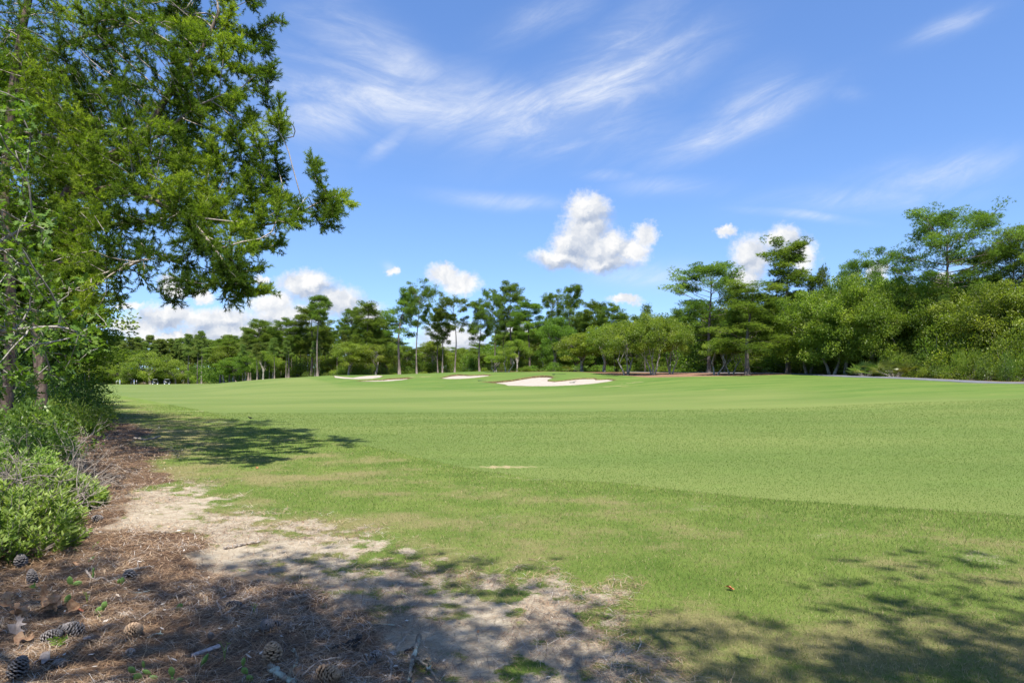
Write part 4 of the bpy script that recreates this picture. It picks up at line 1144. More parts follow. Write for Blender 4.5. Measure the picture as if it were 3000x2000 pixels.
def sprays(mb, P, par, r, ch, rng, rmax=.0085, nn=34, L=.085, W=.0085, axl=.26, per=2, tonef=None, density=1.0, bare=-99):
    """bottle-brush shoots of needles along the outer twigs"""
    B = []; A = []
    for i in range(len(P)):
        if par[i] < 0 or r[i] > rmax: continue
        d = unit(P[i] - P[par[i]])
        term = len(ch[i]) == 0
        for k in range(per + (2 if term else 0)):
            if rng.random() > density * (1 if P[i][0] / P[i][1] > bare else .6): continue
            f = rng.random()
            B.append(P[i] * f + P[par[i]] * (1 - f)); A.append(unit(d * (1.0 if term else .5) + rng.normal(0, .75, 3) * (1, 1, .7) + (0, 0, .25)))
    B = np.array(B); A = np.array(A); n = len(B)
    tone = np.clip(.38 + 1.7 * (fbm(B[:, 0] + B[:, 1] * .7, B[:, 2], 1.1, 3, 3) - .5) + rng.normal(0, .14, n), 0, 1)
    Bn = np.repeat(B, nn, 0); An = np.repeat(A, nn, 0)
    ln = rng.uniform(.35, 1.0, n) ** 1.3 * axl * 1.7 + .06
    t = np.repeat(ln, nn)[:, None] - np.tile(np.linspace(0, 1, nn), n)[:, None] * axl
    t = np.maximum(t, .01)
    rd = rand_unit(n * nn, rng); rd = unit(rd - An * (rd * An).sum(1, keepdims=True))
    D = unit(An * rng.uniform(.45, 1.0, (n * nn, 1)) + rd * .85)
    V, T = needle_tris(Bn + An * t, D, L * rng.uniform(.7, 1.15, n * nn), W, rng)
    mb.add(V, None, T, np.repeat(np.repeat(tone, nn), 3))
    # the green shoot axis as a thin sliver
    s = perp(A) * .004
    V = np.stack([B + s, B - s, B + A * ln[:, None]], 1).reshape(-1, 3)
    mb.add(V, None, np.arange(n * 3).reshape(-1, 3), .15)
    return n

rng = np.random.default_rng(42)
# outline of the leaning pine's crown, and of its upright neighbour further left and higher
LEAN = [(150,120),(330,-60),(560,-170),(640,-120),(690,0),(760,70),(795,160),(820,240),(862,270),(815,320),(905,385),(830,470),(882,505),(830,560),(842,615),(990,560),(1002,590),(965,680),(910,640),(830,660),(842,720),(838,800),(770,830),(715,840),(650,890),(610,880),(560,850),(512,800),(455,760),(415,760),(365,800),(310,870),(250,930),(190,940),(170,850),(120,700),(90,500)]
UPR = [(-420,-420),(-100,-620),(300,-560),(560,-330),(640,-120),(560,60),(520,180),(430,300),(360,420),(260,560),(150,700),(20,760),(-250,760),(-420,400)]
def dl(px, py, s):
    Y0 = np.interp(py, [-100, 300, 540, 650, 800, 900], [17.2, 16.6, 15.6, 14.0, 12.4, 12.0]) + np.interp(px, [90, 250, 400], [3.5, 1.5, 0]) * (py > 560); return Y0, min(2.8, .25 + s / F * Y0 * .95)
def du(px, py, s): return 19.6, min(3.4, .3 + s / F * 19.6 * .9)
holes = [(425,220,70,60),(330,190,50,40),(480,690,60,28),(250,800,40,30),(700,560,40,24)]
LEAN = [(x if x < 500 else 500 + (x - 500) * .865, y) for x, y in LEAN]
aL = pads(LEAN, 480, dl, rng, (.36, .36, .15), 11, holes)
aL = np.concatenate([aL, pads([(820,650),(850,600),(930,560),(1000,560),(1000,600),(970,690),(900,650)], 20, lambda a, b, s: (15.75, .25), rng, (.2, .2, .1), 8)])
aU = pads(UPR, 420, du, rng, (.5, .5, .18), 8, holes[:2])
stemsL = [([W3(*p) for p in [(121,1296,18),(121,1150,18),(112,1000,18),(112,890,17.9),(135,715,17.7),(190,575,17.5),(255,500,17.3),(300,470,17.2),(420,400,17),(480,300,17),(540,225,17),(600,130,17),(640,40,17)]], .155, .03),
          ([W3(*p) for p in [(250,505,17.3),(330,470,17),(385,440,16.8),(470,395,16.4),(560,320,16.2)]], .06, .014),
          ([W3(*p) for p in [(180,590,17.5),(330,548,16.2),(430,578,15),(550,640,13.6),(650,760,12.5),(690,830,12.0)]], .055, .010),
          ([W3(*p) for p in [(140,705,17.7),(250,668,16.6),(420,650,15.2),(520,628,14.4),(600,640,14.0)]], .05, .012),
          ([W3(*p) for p in [(520,630,16.4),(640,650,16.1),(760,660,15.9),(850,640,15.8),(920,600,15.75),(985,575,15.7)]], .03, .007),
          ([W3(*p) for p in [(300,470,17.2),(430,470,17.9),(560,480,18.4),(700,440,18.6),(860,400,18.4)]], .05, .01),
          ([W3(*p) for p in [(125,780,17.8),(240,760,16.3),(330,790,14.5),(420,760,13)]], .035, .008)]
stemsU = [([W3(*p) for p in [(12,1275,20),(32,1010,20),(28,800,19.9),(14,560,19.8),(30,330,19.8),(60,120,19.8),(105,-120,19.8),(140,-380,19.8)]], .17, .04),
          ([W3(*p) for p in [(35,300,19.8),(150,160,19.2),(300,90,18.8),(440,60,18.5),(560,20,18.3)]], .05, .01),
          ([W3(*p) for p in [(20,390,19.8),(130,395,19),(240,430,18.6),(350,420,18.3)]], .05, .01),
          ([W3(*p) for p in [(90,-60,19.8),(250,-160,19.6),(420,-200,19.4)]], .05, .01),
          ([W3(*p) for p in [(15,520,19.8),(-120,430,19.4),(-260,400,19.2)]], .05, .01)]
def build_tree(name, label, cat, stems, attr, leafm, barkm, spr, kill=.42, step=.28, seed=0):
    foot = Vector(stems[0][0][0]); foot.z = gz(foot.x, foot.y) - .05
    P, par, rm = grow(stems, attr, step, 4.5, kill, 140, seed)
    tr, cr = MB(), MB()
    r, ch = skin_tubes(tr, P, par, rm)
    spr(cr, P, par, r, ch)
    e = empty(name, foot)
    tag(e, label, cat)
    for part, mb, m in (('trunk', tr, barkm), ('crown', cr, leafm)):
        me = mb.mesh(name + '_' + part, part == 'trunk')
        co = np.empty(len(me.vertices) * 3, np.float32); me.vertices.foreach_get('co', co)
        co = co.reshape(-1, 3) - np.array(foot, np.float32); me.vertices.foreach_set('co', co.ravel()); me.update()
        link(part, me, m, e)
    return e
sprL = lambda cr, P, par, r, ch: sprays(cr, P, par, r, ch, np.random.default_rng(1), nn=28, per=22, L=.08, W=.014, axl=.15, bare=-.50)
build_tree('pine_tree', 'big leaning pine overhanging the lawn at the left, its low boughs reaching right', 'pine tree', stemsL, aL, M['pinenear'], M['barknear'], sprL, seed=1)
build_tree('pine_tree', 'upright pine behind the leaning one, cut by the top left corner', 'pine tree', stemsU, aU, M['pinenear'], M['barknear'], lambda cr, P, par, r, ch: sprays(cr, P, par, r, ch, np.random.default_rng(2), nn=26, per=14, L=.085, W=.013, axl=.16, bare=-.52), seed=2)

# turkey oak with lobed leaves hanging in from the left border
def lobed_leaf(rng):
    o = [(0,0),(.10,.14),(.07,.24),(.30,.30),(.12,.42),(.09,.52),(.40,.64),(.14,.70),(.12,.78),(.20,.92),(.03,.88),(0,1.06)]
    pts = o + [(-a, b) for a, b in o[-2:0:-1]]
    return np.array(pts)
LOBE = lobed_leaf(None)
def leaves_lobed(mb, C, D, size, rng, tone, curl=.25):
    n = len(C); k = len(LOBE)
    s = unit(np.cross(D, rand_unit(n, rng) * .7 + (0, 0, 1))); up = np.cross(s, D)
    sz = (size * rng.uniform(.6, 1.15, n))[:, None, None]
    x = LOBE[None, :, 0:1]; y = LOBE[None, :, 1:2]
    cu = (curl * rng.normal(.2, 1, n))[:, None, None]
    V = C[:, None] + sz * (x * s[:, None] + y * D[:, None] + (cu * (y ** 2) * .35 + np.abs(x) * cu * .6) * up[:, None])
    mid = C[:, None] + sz * (.45 * D[:, None] + cu * .45 ** 2 * .35 * up[:, None])
    V = np.concatenate([V, mid], 1).reshape(-1, 3)
    i = np.arange(k); T1 = np.stack([i, (i + 1) % k, np.full(k, k)], -1)
    T = (np.arange(n)[:, None, None] * (k + 1) + T1[None]).reshape(-1, 3)
    mb.add(V, None, T, np.repeat(tone, k + 1))
OAKV = [(-420,180),(-60,240),(60,330),(60,450),(40,560),(110,640),(150,760),(150,860),(250,955),(300,1000),(240,1055),(150,1075),(70,1110),(-420,1120)]
aO = pads(OAKV, 260, lambda a, b, s: (10.3, 1.3), rng, (.25, .25, .2), 8)
aO = np.concatenate([aO, pads([(-120,880),(60,915),(190,950),(220,1005),(160,1065),(60,1115),(-120,1140)], 110, lambda a, b, s: (11.2, .9), rng, (.25, .25, .2), 8)])
stemsO = [([W3(*p) for p in [(-210,1440,10.2),(-190,1180,10.2),(-200,900,10.3),(-160,650,10.3),(-130,380,10.3),(-100,250,10.3)]], .085, .02),
          ([W3(*p) for p in [(-190,1000,10.2),(-60,980,10),(60,965,9.9),(180,958,9.9),(250,985,9.9)]], .02, .006),
          ([W3(*p) for p in [(-195,850,10.3),(-80,760,10.2),(30,690,10.4),(100,660,10.4)]], .03, .006)]
def sprO(cr, P, par, r, ch):
    g = np.random.default_rng(3); B = []; A = []
    for i in range(len(P)):
        if par[i] < 0 or r[i] > .011: continue
        d = unit(P[i] - P[par[i]])
        for k in range(8 if len(ch[i]) == 0 else 4):
            B.append(P[i] + g.normal(0, .05, 3)); A.append(unit(d * .5 + g.normal(0, .8, 3) + (0, 0, -.15)))
    B = np.array(B); A = np.array(A)
    leaves_lobed(cr, B, A, .15, g, np.clip(.5 + .9 * (fbm(B[:, 0], B[:, 2], 1.4, 3, 6) - .5) + g.normal(0, .14, len(B)), 0, 1))
build_tree('turkey_oak', 'young oak with bright lobed leaves hanging in from the left border', 'oak tree', stemsO, aO, M['turkeyoak'], M['oakbark'], sprO, kill=.30, step=.2, seed=3)
# leaning bare-stemmed oak trunk low at the left border, and more pines further along the edge
plant(PINES['skirt'], 'pine', 'pine_tree', 'dark pine in the shade behind the leaning pine, low at the left', 'pine tree', 60, 27, H=9, W=3.0, rz=1.0)
plant(PINES['skirt'], 'pine', 'pine_tree', 'pine further along the lawn edge behind the dark round shrub', 'pine tree', 130, 38, H=11, W=3.6, rz=2.0)
plant(PINES['dome2'], 'pine', 'pine_tree', 'pine at the left border beyond the near oak', 'pine tree', -130, 24, H=13, W=4.5, rz=2.0)
plant(OAKS['deep'], 'oak', 'oak_tree', 'shady oak closing the view under the leaning pine at the left border', 'oak tree', 20, 31, H=6.5, W=4.0, rz=2.2)
plant(OAKS['deep'], 'oak', 'oak_tree', 'shady oak beyond the left border', 'oak tree', -300, 26, H=7.5, W=4.5, rz=.7)
plant(PINES['ragged1'], 'pine', 'pine_tree', 'pine beyond the left border with boughs over the lawn edge', 'pine tree', -30, 45, H=14, W=4.6, rz=.4)
# trees behind the camera whose boughs shade the foreground
plant(PINES['shade'], 'pine', 'pine_tree', 'spreading pine standing behind the viewpoint to the right', 'pine tree', 1500 + 2000 * 2.9, 1.0, H=10.5, W=5.0, rz=.8, base=0).location = (4.0, -3.9, 0)
plant(PINES['open1'], 'pine', 'pine_tree', 'open pine standing behind the viewpoint to the left', 'pine tree', 0, 1.0, H=11, W=3.3, rz=.3, base=0).location = (-2.7, .2, 0)

plant(PINES['open2'], 'pine', 'pine_tree', 'high-crowned pine standing straight behind the viewpoint', 'pine tree', 0, 1.0, H=10, W=3.2, rz=1.3, base=0).location = (.9, -.9, 0)
# ------------------------------------------------------------------ shrubs of the left edge
NEARB = {'round': bush(21, 2.3, 1.25, 9000, 'shrub', .055, .5, 40), 'low': bush(22, .8, .95, 6000, 'shrub', .055, .5, 34), 'lowlight': bush(23, .7, .8, 5200, 'oak', .05, .5, 30)}
def shrub(key, lab, px, Y, H, W, rz=0.):
    return plant(NEARB[key], 'bush', 'shrub', lab, 'shrub', px, Y, H=H, W=W, rz=rz, group='shrubs along the left edge')
shrub('round', 'tall dark round shrub at the lawn edge beyond the leaning pine', 243, 28, 2.2, 1.2, 0)
shrub('round', 'dark shrub behind the leaning pine trunk', 165, 27, 2.3, 1.5, 1.4)
shrub('round', 'tall shrub in the shade between the two near pine trunks', 75, 24, 2.6, 1.4, 2.5)
shrub('round', 'tall shrub in the shade at the left border', -20, 22, 2.6, 1.6, 3.5)
shrub('low', 'low leafy shrub in front of the tall dark round shrub', 205, 22, .95, 1.2, .4)
shrub('lowlight', 'light green low shrub at the foot of the leaning pine trunk', 130, 19.5, 1.1, 1.0, 2.0)
shrub('lowlight', 'small yellow-green shrub nearest the straw under the leaning pine', 235, 20.5, .5, .6, 3.3)
shrub('low', 'dark low shrub at the left border behind the bare twigs', 30, 15.5, 1.15, 1.3, 1.1)
shrub('low', 'dark green shrub between the bare twigs and the leaning pine', 85, 13.5, .75, .85, 4.0)

def whorl_shrub(name, lab, px, Y, H, W, n, seed, D=None):
    """shrub of upright shoots clothed in narrow pale leaves"""
    g = np.random.default_rng(seed); tr, cr = MB(), MB()
    for i in range(n):
        a = g.random() * 6.283; rr = math.sqrt(g.random()); x, y = rr * W * math.cos(a), rr * W * (D or 1) * math.sin(a)
        h = H * (1 - .55 * rr ** 2.2) * g.uniform(.45, 1.15)
        tip = np.array([x, y, h]); b = np.array([x * .25, y * .25, 0])
        m = (b + tip) / 2 + (x * .18, y * .18, -.02)
        Q = catmull3([b, m, tip], 6)
        tr.add(*tube(Q, np.linspace(.007, .0025, 6), 3, False))
        ax = unit(tip - m + (0, 0, .12)); nl = 30
        t = g.random(nl); L0 = .20
        C = tip - ax * (t * L0)[:, None]
        rd = rand_unit(nl, g); rd = unit(rd - ax * (rd @ ax)[:, None])
        Dv = unit(ax * .75 + rd * .75)
        V, Qd = cards(C, Dv, g.uniform(.045, .085, nl), .0165, g)
        tn_ = np.clip(.5 + g.normal(0, .14) + .25 * (1 - t) - .1 + g.normal(0, .1, nl), 0, 1)
        cr.add(V, Qd, None, np.repeat(tn_, 4))
    return plant(proto('shrub', tr, cr, H, W, M['deadwood'], M['wax']), 'bush', name, lab, 'shrub', px, Y, H=H, W=W, rz=0, group='pale narrow-leaved shrubs')
whorl_shrub('shrub', 'pale green narrow-leaved shrub nearest the left bottom corner', -30, 6.3, .66, .68, 430, 1)
whorl_shrub('shrub', 'pale green narrow-leaved shrub with grey bare twigs through it', 66, 8.0, .62, .62, 400, 2)
whorl_shrub('shrub', 'bright tip of pale shrub reaching onto the straw', 192, 8.6, .44, .42, 240, 3)
whorl_shrub('shrub', 'pale narrow-leaved shrub at the left border behind the nearest one', -40, 8.6, .85, .9, 520, 4)

def bare_twigs(lab, px, Y, H, seed, n=9, lean=(.3, 0)):
    g = np.random.default_rng(seed); mb = MB()
    def rec(p, d, L, r, lev):
        Q = [p]
        for k in range(4):
            d = unit(d + g.normal(0, .22, 3)); p = p + d * L / 4; Q.append(p)
        mb.add(*tube(Q, np.linspace(r, r * .55, 5), 4, False))
        if lev > 0:
            for k in range(g.integers(2, 5)):
                q = Q[g.integers(1, 5)]; rec(np.array(q), unit(d + g.normal(0, .65, 3)), L * g.uniform(.45, .75), r * .55, lev - 1)
    for i in range(n):
        rec(np.array([g.normal(0, .08), g.normal(0, .08), -.02]), unit(np.array([lean[0], lean[1], .9]) + g.normal(0, .45, 3)), H * g.uniform(.35, .6), .011, 3)
    X = (px - CX) / F * Y
    o = link('dead_shrub', mb.mesh('dead_shrub', True), M['deadwood']); o.location = (X, Y, gz(X, Y))
    return tag(o, lab, 'dead shrub', 'leafless shrubs at the left edge')
bare_twigs('tangle of grey leafless twigs at the left border above the pale shrubs', 20, 7.8, 1.5, 1, 11, (.15, 0))
bare_twigs('leafless twigs poking through the middle of the pale shrubs', 110, 7.4, 1.1, 2, 9, (.55, -.1))
bare_twigs('thin leafless shrub leaning right over the straw behind the pale shrubs', 200, 9.4, 1.15, 3, 8, (.75, 0))
bare_twigs('low dark leafless shrub in the shade at the edge of the straw', 190, 12, .7, 4, 8, (.5, 0))
# ------------------------------------------------------------------ small things on the near ground
def cone_mat(name, a, b):
    m, nt, out = new_mat(name)
    c = nt.ramp(nt.attr('tone'), [(0, [x * .25 for x in a]), (.45, a), (1, b)])
    n = nt.noise(opos(nt), 60, 3, .6)
    c = nt.mix(nt.range(n, .35, .7, 0, .5), c, nt.mix(1.0, c, rgb((.5, .5, .5)), 'MULTIPLY'))
    nt.L.new(principled(nt, c, .75, .2), out.inputs[0]); return m
M['conegrey'] = cone_mat('weathered_cone_scales', (.075, .062, .055), (.30, .265, .24))
M['conebrown'] = cone_mat('brown_cone_scales', (.13, .08, .05), (.40, .28, .18))
M['conedark'] = cone_mat('dark_cone_scales', (.035, .028, .025), (.20, .18, .17))
def cactus_mat():
    m, nt, out = new_mat('prickly_pear_skin'); P = opos(nt)
    v = nt.node('ShaderNodeTexVoronoi'); nt.L.new(P, v.inputs['Vector']); v.inputs['Scale'].default_value = 75
    n = nt.noise(P, 25, 4, .6)
    c = nt.mix(nt.range(n, .3, .7), rgb((.075, .15, .03)), rgb((.17, .26, .06)))
    c = nt.mix(nt.range(v.outputs['Distance'], .10, .28), rgb((.10, .07, .035)), c)
    nt.L.new(principled(nt, c, .5, .35), out.inputs[0]); return m
M['cactus'] = cactus_mat()
def dryleaf_mat(name, a, b):
    m, nt, out = new_mat(name); n = nt.noise(opos(nt), 30, 4, .6)
    c = nt.mix(nt.range(n, .3, .7), rgb(a), rgb(b))
    p = principled(nt, c, .55, .3); tr = nt.node('ShaderNodeBsdfTranslucent'); nt.put(tr.inputs[0], c)
    mx = nt.node('ShaderNodeMixShader'); mx.inputs[0].default_value = .2
    nt.L.new(p, mx.inputs[1]); nt.L.new(tr.outputs[0], mx.inputs[2]); nt.L.new(mx.outputs[0], out.inputs[0]); return m
M['dryleaf'] = dryleaf_mat('dry_oak_leaf', (.26, .13, .065), (.42, .26, .14)); M['greyleaf'] = dryleaf_mat('weathered_leaf', (.20, .165, .15), (.33, .28, .25)); M['redleaf'] = dryleaf_mat('red_leaf', (.36, .10, .05), (.5, .18, .08))

def make_cone(seed, L, R, op, n=96):
    g = np.random.default_rng(seed); mb = MB()
    prof = lambda t: R * (math.sin(math.pi * min(1, .12 + t * .86)) ** .62) * (1 - .35 * t)
    mb.add(*tube([(0, 0, t * L) for t in np.linspace(0, .97, 8)], [max(.003, prof(t) * .45) for t in np.linspace(0, 1, 8)], 8), tone=.15)
    for i in range(n):
        t = (i + .5) / n; a = i * 2.39996; r = prof(t)
        out = np.array([math.cos(a), math.sin(a), 0]); sd_ = np.array([-math.sin(a), math.cos(a), 0])
        e = (op * (1 - .55 * t) - .75 * (1 - op) * 0) ; up = math.radians(75 - 72 * e + 40 * t * (1 - e) + g.normal(0, 5))
        d = out * math.cos(up) + np.array([0, 0, 1]) * math.sin(up); nrm = np.cross(sd_, d)
        b = out * r * .30 + (0, 0, t * L * .9); ln = r * .95 + .006; w = (.011 + .25 * r) * .62
        sec = [(0, w * .35, .0015), (.55, w * .85, .002), (.85, w, .0045), (1.0, w * .45, .003)]
        V = []; tn_ = []
        for f, ww, th in sec:
            c = b + d * ln * f + nrm * (.004 * f * f)
            V += [c - sd_ * ww + nrm * th, c + sd_ * ww + nrm * th, c + sd_ * ww - nrm * th, c - sd_ * ww - nrm * th]
            tn_ += [(.12, .4, .85, 1.0)[sec.index((f, ww, th))] * g.uniform(.75, 1.05)] * 4
        Q = [(k * 4 + j, k * 4 + (j + 1) % 4, k * 4 + 4 + (j + 1) % 4, k * 4 + 4 + j) for k in range(3) for j in range(4)] + [(12, 13, 14, 15)]
        mb.add(V, Q, None, np.array(tn_))
    return mb
CONES = [('a', make_cone(1, .135, .046, .8)), ('b', make_cone(2, .125, .044, .95)), ('c', make_cone(3, .15, .042, .6)), ('d', make_cone(4, .065, .022, .35, 60)), ('e', make_cone(5, .07, .034, 1.0, 60))]
CONE_ME = {}
def cone(key, mat, px, py, lab, tilt, az, sc=1.0):
    kk = (key, mat)
    if kk not in CONE_ME:
        me = dict(CONES)[key].mesh('pine_cone'); me.materials.append(M[mat]); CONE_ME[kk] = me
    o = link('pine_cone', CONE_ME[kk]); p = ground_at(px, py)
    sc *= .88; o.scale = (sc,) * 3; o.rotation_euler = (math.radians(tilt), math.radians(8 * math.sin(px)), math.radians(az))
    r = .036 * sc if key in 'abc' else .018 * sc
    o.location = p + Vector((0, 0, r * abs(math.sin(math.radians(tilt))) - .006))
    return tag(o, lab, 'pine cone', 'fallen pine cones')
CL = [('b','conedark',62,1660,'black open pine cone under the nearest pale shrub',35,40,1.15),
 ('c','conedark',98,1712,'dark pine cone standing on end left of the two-pad cactus',8,10,1.05),
 ('e','conegrey',378,1698,'grey open pine cone behind the forked twig and cactus pad',60,200,1.35),
 ('c','conedark',175,1862,'long dark pine cone lying behind the green leaf sprig',80,75,1.15),
 ('a','conegrey',120,1890,'grey pine cone left of the green leaf sprig',70,120,1.0),
 ('b','conegrey',242,1862,'grey wide-open pine cone right of the long dark one',65,300,1.1),
 ('a','conebrown',375,1862,'plump brown pine cone by itself in the shaded straw',72,70,1.05),
 ('b','conedark',38,1992,'black open pine cone in the left bottom corner',30,150,1.1),
 ('b','conedark',783,1842,'dark pine cone with pale scale tips in a pair',65,20,.95),
 ('e','conedark',815,1838,'smaller dark pine cone touching the pale-tipped one',60,320,.95),
 ('b','conebrown',799,1935,'wide-open tan pine cone lit on top, between straw and bark',25,0,1.2),
 ('c','conebrown',935,1985,'long brown pine cone under a thin straight twig',82,60,1.25),
 ('e','conegrey',1093,1930,'small grey pine cone left of the lichen covered fork',45,80,.95),
 ('d','conedark',1073,1956,'tiny dark pine cone among crossed twigs',60,100,1.0),
 ('d','conegrey',370,1916,'tiny closed pine cone below the plump brown cone',75,80,1.0),
 ('d','conegrey',195,1958,'closed grey pine cone near the bottom, left of the cactus chains',75,260,1.35),
 ('a','conedark',156,1540,'dark pine cone at the edge of the pale shrubs',60,30,1.0),
 ('a','conegrey',270,1532,'grey pine cone lying in the sunny straw beyond the others',80,100,1.0),
 ('c','conedark',663,1782,'flattened dark pine cone beside a straight grey stick',85,95,.85),
 ('d','conedark',618,1868,'tiny pine cone in the sunlit straw',40,10,.9)]
for c in CL: cone(*c)

def pad_mesh(w, h, t):
    V = []; n, k = 14, 12
    for i in range(k + 1):
        f = i / k; z = h * f; r = w * .5 * (math.sin(math.pi * (f * .94 + .03)) ** .75) * (.72 + .42 * f)
        V += [(r * math.cos(a), t * .5 * (math.sin(math.pi * (f * .92 + .04)) ** .6) * math.sin(a), z) for a in np.arange(n) / n * 2 * np.pi]
    Q = [(i * n + j, i * n + (j + 1) % n, (i + 1) * n + (j + 1) % n, (i + 1) * n + j) for i in range(k) for j in range(n)]
    V += [(0, 0, -.002), (0, 0, h + .002)]
    T = [(j, len(V) - 2, (j + 1) % n) for j in range(n)] + [(k * n + j, k * n + (j + 1) % n, len(V) - 1) for j in range(n)]
    return V, Q, T
def cactus(px, py, lab, pads_):
    """pads_: (dx, dz, width, height, lean sideways, turn) per pad"""
    e = empty('prickly_pear', ground_at(px, py)); tag(e, lab, 'cactus', 'prickly pears in the straw')
    for dx, dz, w_, h_, ln, rz in pads_:
        V, Q, T = pad_mesh(w_, h_, max(.014, w_ * .24)); me = new_mesh('cactus_pad', V, Q, T, None, True)
        o = link('pad', me, M['cactus'], e); o.location = (dx, 0, dz); o.rotation_euler = (math.radians(8), math.radians(ln), math.radians(rz))
    return e
cactus(206,1716,'prickly pear with one upright pad and one lying pad', [(0,0,.048,.082,0,10),(.012,.012,.045,.075,78,20)])
cactus(190,1768,'single tilted prickly pear pad behind the dry oak leaves', [(0,0,.04,.075,25,30)])
cactus(276,1796,'prickly pear of two pads in a slanting row', [(0,0,.055,.075,62,15),(.055,.03,.042,.06,28,10)])
cactus(356,1712,'upright prickly pear pad in front of the forked twig', [(0,0,.036,.062,6,35),(-.02,0,.03,.05,-8,70)])
cactus(270,1698,'narrow prickly pear seen edge on above the forked twig', [(0,0,.02,.075,4,80),(.004,.06,.02,.04,10,75)])
cactus(518,1788,'lone flat prickly pear pad in the middle of the straw', [(0,0,.04,.06,35,20)])
cactus(258,1646,'small pointed prickly pear pad in the sunny straw', [(0,0,.018,.07,58,70)])
cactus(418,1992,'prickly pear chain of two leaning pads at the bottom edge', [(0,0,.045,.06,-42,30),(-.038,.042,.034,.05,-40,25)])
cactus(470,1990,'long thin prickly pear chain leaning left at the bottom edge', [(0,0,.028,.06,-58,20),(-.048,.03,.026,.055,-52,30),(-.088,.062,.018,.045,-8,40)])
cactus(505,1996,'upright oval prickly pear pad on a narrow foot', [(0,0,.022,.03,0,0),(0,.026,.036,.06,-4,10),(.006,0,.03,.06,72,0)])
cactus(588,1952,'dark tilted prickly pear pad below the pale bark strip', [(0,0,.034,.075,32,60)])
cactus(742,1995,'prickly pear chain climbing left below the wide-open tan cone', [(0,0,.036,.055,-38,30),(-.03,.042,.034,.05,-34,30),(-.056,.082,.026,.05,4,50)])

def dry_leaf(px, py, lab, size, az, pitch, roll, mat='dryleaf', curl=1.0, seed=0, dz=.01):
    g = np.random.default_rng(seed + 100); k = len(LOBE); n = 9
    L = LOBE * (1 + g.normal(0, .05, LOBE.shape)); V = []; 
    # midrib strip with curled lobes on both sides
    pts = np.vstack([L, [(0, y) for y in (.2, .4, .6, .8)]])
    bm = bmesh.new(); vs = [bm.verts.new((x * size, y * size, 0)) for x, y in L]
    bm.faces.new(vs); bmesh.ops.triangulate(bm, faces=bm.faces)
    bmesh.ops.subdivide_edges(bm, edges=bm.edges, cuts=2)
    bmesh.ops.triangulate(bm, faces=bm.faces)
    c1, c2 = g.uniform(.5, 1.3) * curl, g.uniform(-1, 1) * curl
    for v in bm.verts:
        x, y = v.co.x / size, v.co.y / size
        v.co.z = size * (c1 * abs(x) ** 1.4 * 1.1 + c2 * .45 * (y - .4) ** 2 + .04 * math.sin(9 * y + seed) + .05 * math.sin(14 * x))
    me = bpy.data.meshes.new('dry_leaf'); bm.to_mesh(me); bm.free()
    o = link('dry_leaf', me, M[mat]); o.rotation_euler = (math.radians(pitch), math.radians(roll), math.radians(az)); o.location = ground_at(px, py) + Vector((0, 0, dz))
    return tag(o, lab, 'dry leaf', 'dry oak leaves on the straw')
DL = [(110,1800,'tan oak leaf lying open at the middle of the leaf heap',.13,-60,20,0),(140,1798,'tan oak leaf standing on edge in the leaf heap',.14,-20,55,20),(165,1800,'oak leaf with pale lit lobes at the right of the leaf heap',.14,30,40,-20),
 (185,1806,'narrow curled oak leaf at the right end of the leaf heap',.12,-60,25,35),(90,1812,'rust coloured oak leaf at the front of the leaf heap',.13,100,15,10),(60,1818,'orange brown oak leaf bent upwards left of the leaf heap',.13,60,35,10),
 (125,1782,'tall curled oak leaf pointing up behind the leaf heap',.15,10,75,0),(40,1790,'dark brown oak leaf with curling tips left of the leaf heap',.14,40,50,-30),(100,1795,'oak leaf half buried under the leaf heap',.11,140,10,20)]
for i, (a, b, lab, s_, az, pi_, ro) in enumerate(DL): dry_leaf(a, b, lab, s_, az, pi_, ro, 'dryleaf', 1.0, i, .02)
dry_leaf(300,1872,'grey-brown oak leaf flat below the two-pad cactus',.11,150,10,8,'greyleaf',.5,20)
dry_leaf(232,1660,'pale tan oak leaf in the sunny straw',.10,70,12,5,'dryleaf',.6,21)
dry_leaf(22,1900,'big tan leaf at the left border',.15,-40,15,10,'dryleaf',.6,22)
dry_leaf(85,1946,'grey leaf lying flat near the left bottom corner',.15,-80,8,6,'greyleaf',.5,23)
dry_leaf(873,1992,'brown broken leaf beside the long brown cone',.09,20,20,10,'dryleaf',.7,24)
dry_leaf(245,1795,'small red-brown leaf between the leaf heap and the two-pad cactus',.07,80,15,10,'redleaf',.6,25)
dry_leaf(2152,1730,'single red leaf on the shaded grass',.07,60,15,10,'redleaf',.6,26)
dry_leaf(752,1372,'small reddish leaf fallen on the grass in the big shade',.09,10,15,10,'redleaf',.6,27)
dry_leaf(50,1876,'narrow brown leaf standing behind the grey cone at the left border',.13,20,60,0,'greyleaf',.8,28)

def stick(name, lab, chains, rad, mat, cat='twig', lift=.012, seed=0):
    """chains of (px, py[, extra height]) ground points; the first is the main stem"""
    g = np.random.default_rng(seed); mb = MB(); org = ground_at(*chains[0][0][:2])
    for ci, ch in enumerate(chains):
        P = np.array([np.array(ground_at(*p[:2])) + (0, 0, lift + (p[2] if len(p) > 2 else 0)) for p in ch]) - np.array(org)
        Q = catmull3(P, max(8, len(P) * 6)); Q[1:-1] += g.normal(0, rad * .25, (len(Q) - 2, 3))
        r = rad * (1 if ci == 0 else .65) * np.linspace(1.05, .6, len(Q)) * (1 + .14 * g.normal(size=len(Q)))
        mb.add(*tube(Q, r, 7))
        for k in range(2):
            q = Q[g.integers(2, len(Q) - 1)]; mb.add(*tube([q, q + g.normal(0, 1, 3) * rad * 1.6 + (0, 0, rad * 1.4)], [rad * .5, rad * .22], 5))
    o = link(name, mb.mesh(name, True), M[mat]); o.location = org
    return tag(o, lab, cat, 'fallen wood on the straw')
